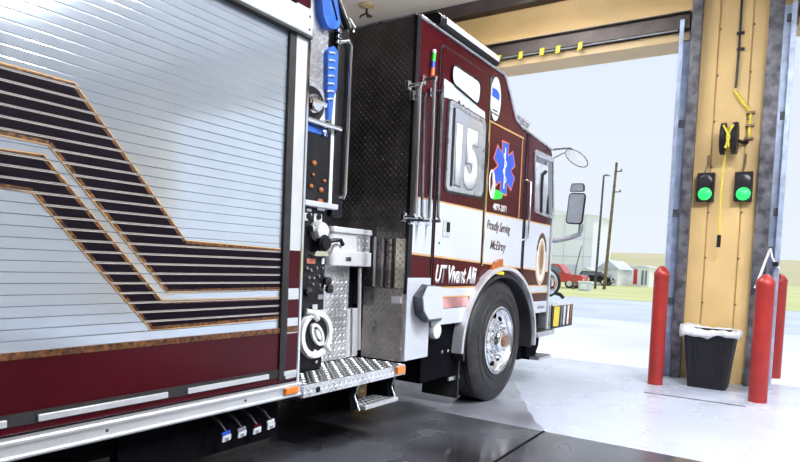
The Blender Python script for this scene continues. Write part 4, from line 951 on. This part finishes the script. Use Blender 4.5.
# --- wheel arch trim and wheel
fo = arch(0.86, 0.745, 180, -6, 40); fi = arch(0.825, 0.71, 180, -6, 40)
b = MB(); b.ring(fo, fi, -2.42, -2.325, closed=False); b.build('wheel_arch_trim', 'alu_white', T, bevel=0.012, smooth=True)
fo = arch(0.79, 0.67, 186, -8, 36); fi = arch(0.76, 0.64, 186, -8, 36)
b = MB(); b.ring(fo, fi, -2.95, -2.345, closed=False); b.build('wheel_arch_liner', 'rubber', T)
def wheel(cx, cy, s):
    """tyre, chrome rim with hand holes, hub and lug nuts; s = side that faces out"""
    R = 0.580; HZ = 0.578
    prof = [(0.300, 0.02), (0.335, 0.0), (0.40, 0.012), (0.47, 0.010), (0.54, -0.008), (0.572, -0.03)]
    for k in range(5):
        t = -0.04-0.057*k; prof += [(R, t), (R, t-0.045), (R-0.014, t-0.047), (R-0.014, t-0.055)]
    prof += [(R, -0.345), (0.54, -0.375), (0.46, -0.39), (0.34, -0.38), (0.30, -0.37)]
    prof = [(r, t*s) for r, t in prof]
    ty = MB().lathe(prof, (cx, cy, HZ), 'x', 64, closed=True).build('tyre', 'tyre', T, smooth=True)
    for r_ in (0.452, 0.375):
        MB().lathe([(r_, 0.010*s), (r_+0.004, 0.016*s), (r_+0.008, 0.010*s)], (cx, cy, HZ), 'x', 64, cap=False).build('sidewall_rib', 'tyre', ty, smooth=True)
    rim = MB().lathe([(0.318, -0.01*s), (0.322, 0.012*s), (0.310, 0.020*s), (0.292, 0.005*s), (0.278, -0.035*s), (0.235, -0.055*s), (0.185, -0.040*s), (0.150, -0.022*s), (0.13, -0.02*s), (0.10, -0.02*s)], (cx, cy, HZ), 'x', 64, cap=False).build('rim', 'rim', T, smooth=True)
    for k in range(10):
        a = 2*math.pi*(k+0.5)/10
        MB().prism(ellipse(cy+0.232*math.cos(a), HZ+0.232*math.sin(a), 0.030, 0.036, 16, a), cx-0.060*s, cx-0.046*s).build('hand_hole', 'dark', rim)
        a = 2*math.pi*k/10
        MB().lathe([(0.020, -0.035*s), (0.018, 0.005*s), (0.010, 0.018*s), (0.0, 0.020*s)], (cx, cy+0.168*math.cos(a), HZ+0.168*math.sin(a)), 'x', 10).build('lug_nut', 'chrome', rim, smooth=True)
    hub = MB().lathe([(0.115, -0.02*s), (0.112, 0.03*s), (0.095, 0.05*s), (0.07, 0.058*s), (0.0, 0.062*s)], (cx, cy, HZ), 'x', 40).build('hub', 'chrome', T, smooth=True)
    MB().lathe([(0.06, 0.05*s), (0.058, 0.075*s), (0.0, 0.08*s)], (cx, cy, HZ), 'x', 24).build('hub_cap', 'emblem', hub, smooth=True)
wheel(-2.385, 5.435, 1); wheel(-4.835, 5.435, -1)
MB().tube([(-4.6, 5.435, 0.566), (-2.6, 5.435, 0.566)], 0.09, 14).build('front_axle', 'dark', T)
# --- front steps
fs = MB().box(-2.62, -2.30, 6.27, 6.80, 0.545, 0.60).build('cab_step', 'alu', T, bevel=0.006)
MB().box(-2.60, -2.31, 6.28, 6.79, 0.60, 0.604).build('step_tread', 'plateZ', fs)
fs2 = MB().box(-2.58, -2.315, 6.38, 6.76, 0.285, 0.315).build('cab_step', 'alu', T, bevel=0.006)
MB().box(-2.57, -2.32, 6.39, 6.75, 0.315, 0.319).build('step_tread', 'plateZ', fs2)
MB().prism([(6.26, 0.56), (6.64, 0.56), (6.62, 0.42), (6.52, 0.315), (6.36, 0.285), (6.28, 0.34)], -2.56, -2.42).build('step_bracket', 'dark', T)
MB().box(-2.385, -2.36, 6.70, 6.735, 0.56, 2.0).build('cab_corner_trim', 'alu_white', T, bevel=0.004)
# --- front: headlight and bumper
hd = MB().lathe([(0.0, -0.10), (0.13, -0.10), (0.155, -0.04), (0.16, 0.06), (0.145, 0.12), (0.12, 0.14)], (-2.48, 6.86, 1.12), 'y', 36).build('headlight', 'chrome', T, smooth=True)
MB().lathe([(0.162, 0.03), (0.172, 0.05), (0.172, 0.09), (0.160, 0.11)], (-2.48, 6.86, 1.12), 'y', 36, cap=False).build('headlight_ring', 'black', hd, smooth=True)
MB().lathe([(0.12, 0.135), (0.08, 0.15), (0.0, 0.155)], (-2.48, 6.86, 1.12), 'y', 28).build('headlight_lens', 'lens', hd, smooth=True)
MB().tube([(-2.40, 6.90, 1.02), (-2.33, 7.0, 0.99), (-2.31, 7.05, 0.955)], 0.022, 8).build('headlight_bracket', 'black', hd, smooth=True)
bp = MB().box(-4.82, -2.385, 6.86, 7.66, 0.585, 0.875).build('front_bumper', 'alu', T, bevel=0.02)
MB().box(-2.385, -2.372, 6.88, 7.65, 0.59, 0.87).build('bumper_end', 'black', bp, bevel=0.004)
for ya, yb, m in ((6.93, 7.14, 'yellow'), (7.19, 7.24, 'grey'), (7.28, 7.36, 'signwhite'), (7.42, 7.50, 'signwhite'), (7.54, 7.58, 'orange')):
    MB().prism(roundpoly([(ya, 0.62), (yb-0.03, 0.61), (yb, 0.845), (ya+0.02, 0.85)], 0.02, 3), -2.372, -2.366).build('bumper_mark', m, bp)
b = MB(); b.box(-2.376, -2.368, 6.88, 7.65, 0.855, 0.872); b.build('bumper_edge', 'alu_white', bp)
# --- mirrors
ma = MB().tube([(-2.42, 6.72, 1.60), (-2.34, 6.80, 1.605), (-2.22, 6.88, 1.64), (-2.115, 6.90, 1.68), (-2.10, 6.90, 1.74), (-2.10, 6.90, 1.80)], 0.028, 10).build('mirror_arm', 'grey', T, smooth=True)
hx, hz = -2.155, 2.02
pts = roundpoly([(hx-0.115, hz-0.225), (hx+0.085, hz-0.235), (hx+0.11, hz+0.12), (hx-0.09, hz+0.13)], 0.05, 6)
mh = MB().prism(pts, 6.855, 6.93, 'y', inset(pts, 0.02)).build('side_mirror', 'black', T, bevel=0.012)
MB().prism(inset(pts, 0.018), 6.849, 6.857, 'y').build('mirror_glass', 'glass', mh)
pts2 = roundpoly([(hx-0.085, hz+0.135), (hx+0.085, hz+0.13), (hx+0.08, hz+0.225), (hx-0.065, hz+0.23)], 0.025, 5)
m2 = MB().prism(pts2, 6.855, 6.92, 'y', inset(pts2, 0.012)).build('upper_mirror', 'black', T, bevel=0.006)
MB().prism(inset(pts2, 0.010), 6.849, 6.857, 'y').build('mirror_glass', 'glass', m2)
ca = MB().tube([(-2.40, 6.66, 2.60), (-2.30, 6.76, 2.625), (-2.235, 6.80, 2.63), (-2.19, 6.80, 2.59)], 0.010, 8).build('convex_mirror_arm', 'steel', T, smooth=True)
b = MB(); b.tube([(-2.40, 6.68, 2.50), (-2.30, 6.78, 2.58), (-2.24, 6.80, 2.625)], 0.007, 8); b.build('arm_brace', 'steel', ca, smooth=True)
pe = ellipse(-2.158, 2.515, 0.155, 0.070, 32, -0.62)
cm = MB().prism(pe, 6.79, 6.83, 'y', inset(pe, 0.025)).build('convex_mirror', 'black', T, bevel=0.008, smooth=True)
MB().prism(inset(pe, 0.008), 6.784, 6.791, 'y').build('mirror_glass', 'lens', cm)
# top marker of the body
MB().ball((-2.43, 2.50, 2.77), 0.05, 0.06, 0.045, 14, 8).build('top_marker_lamp', 'amber', T, smooth=True)
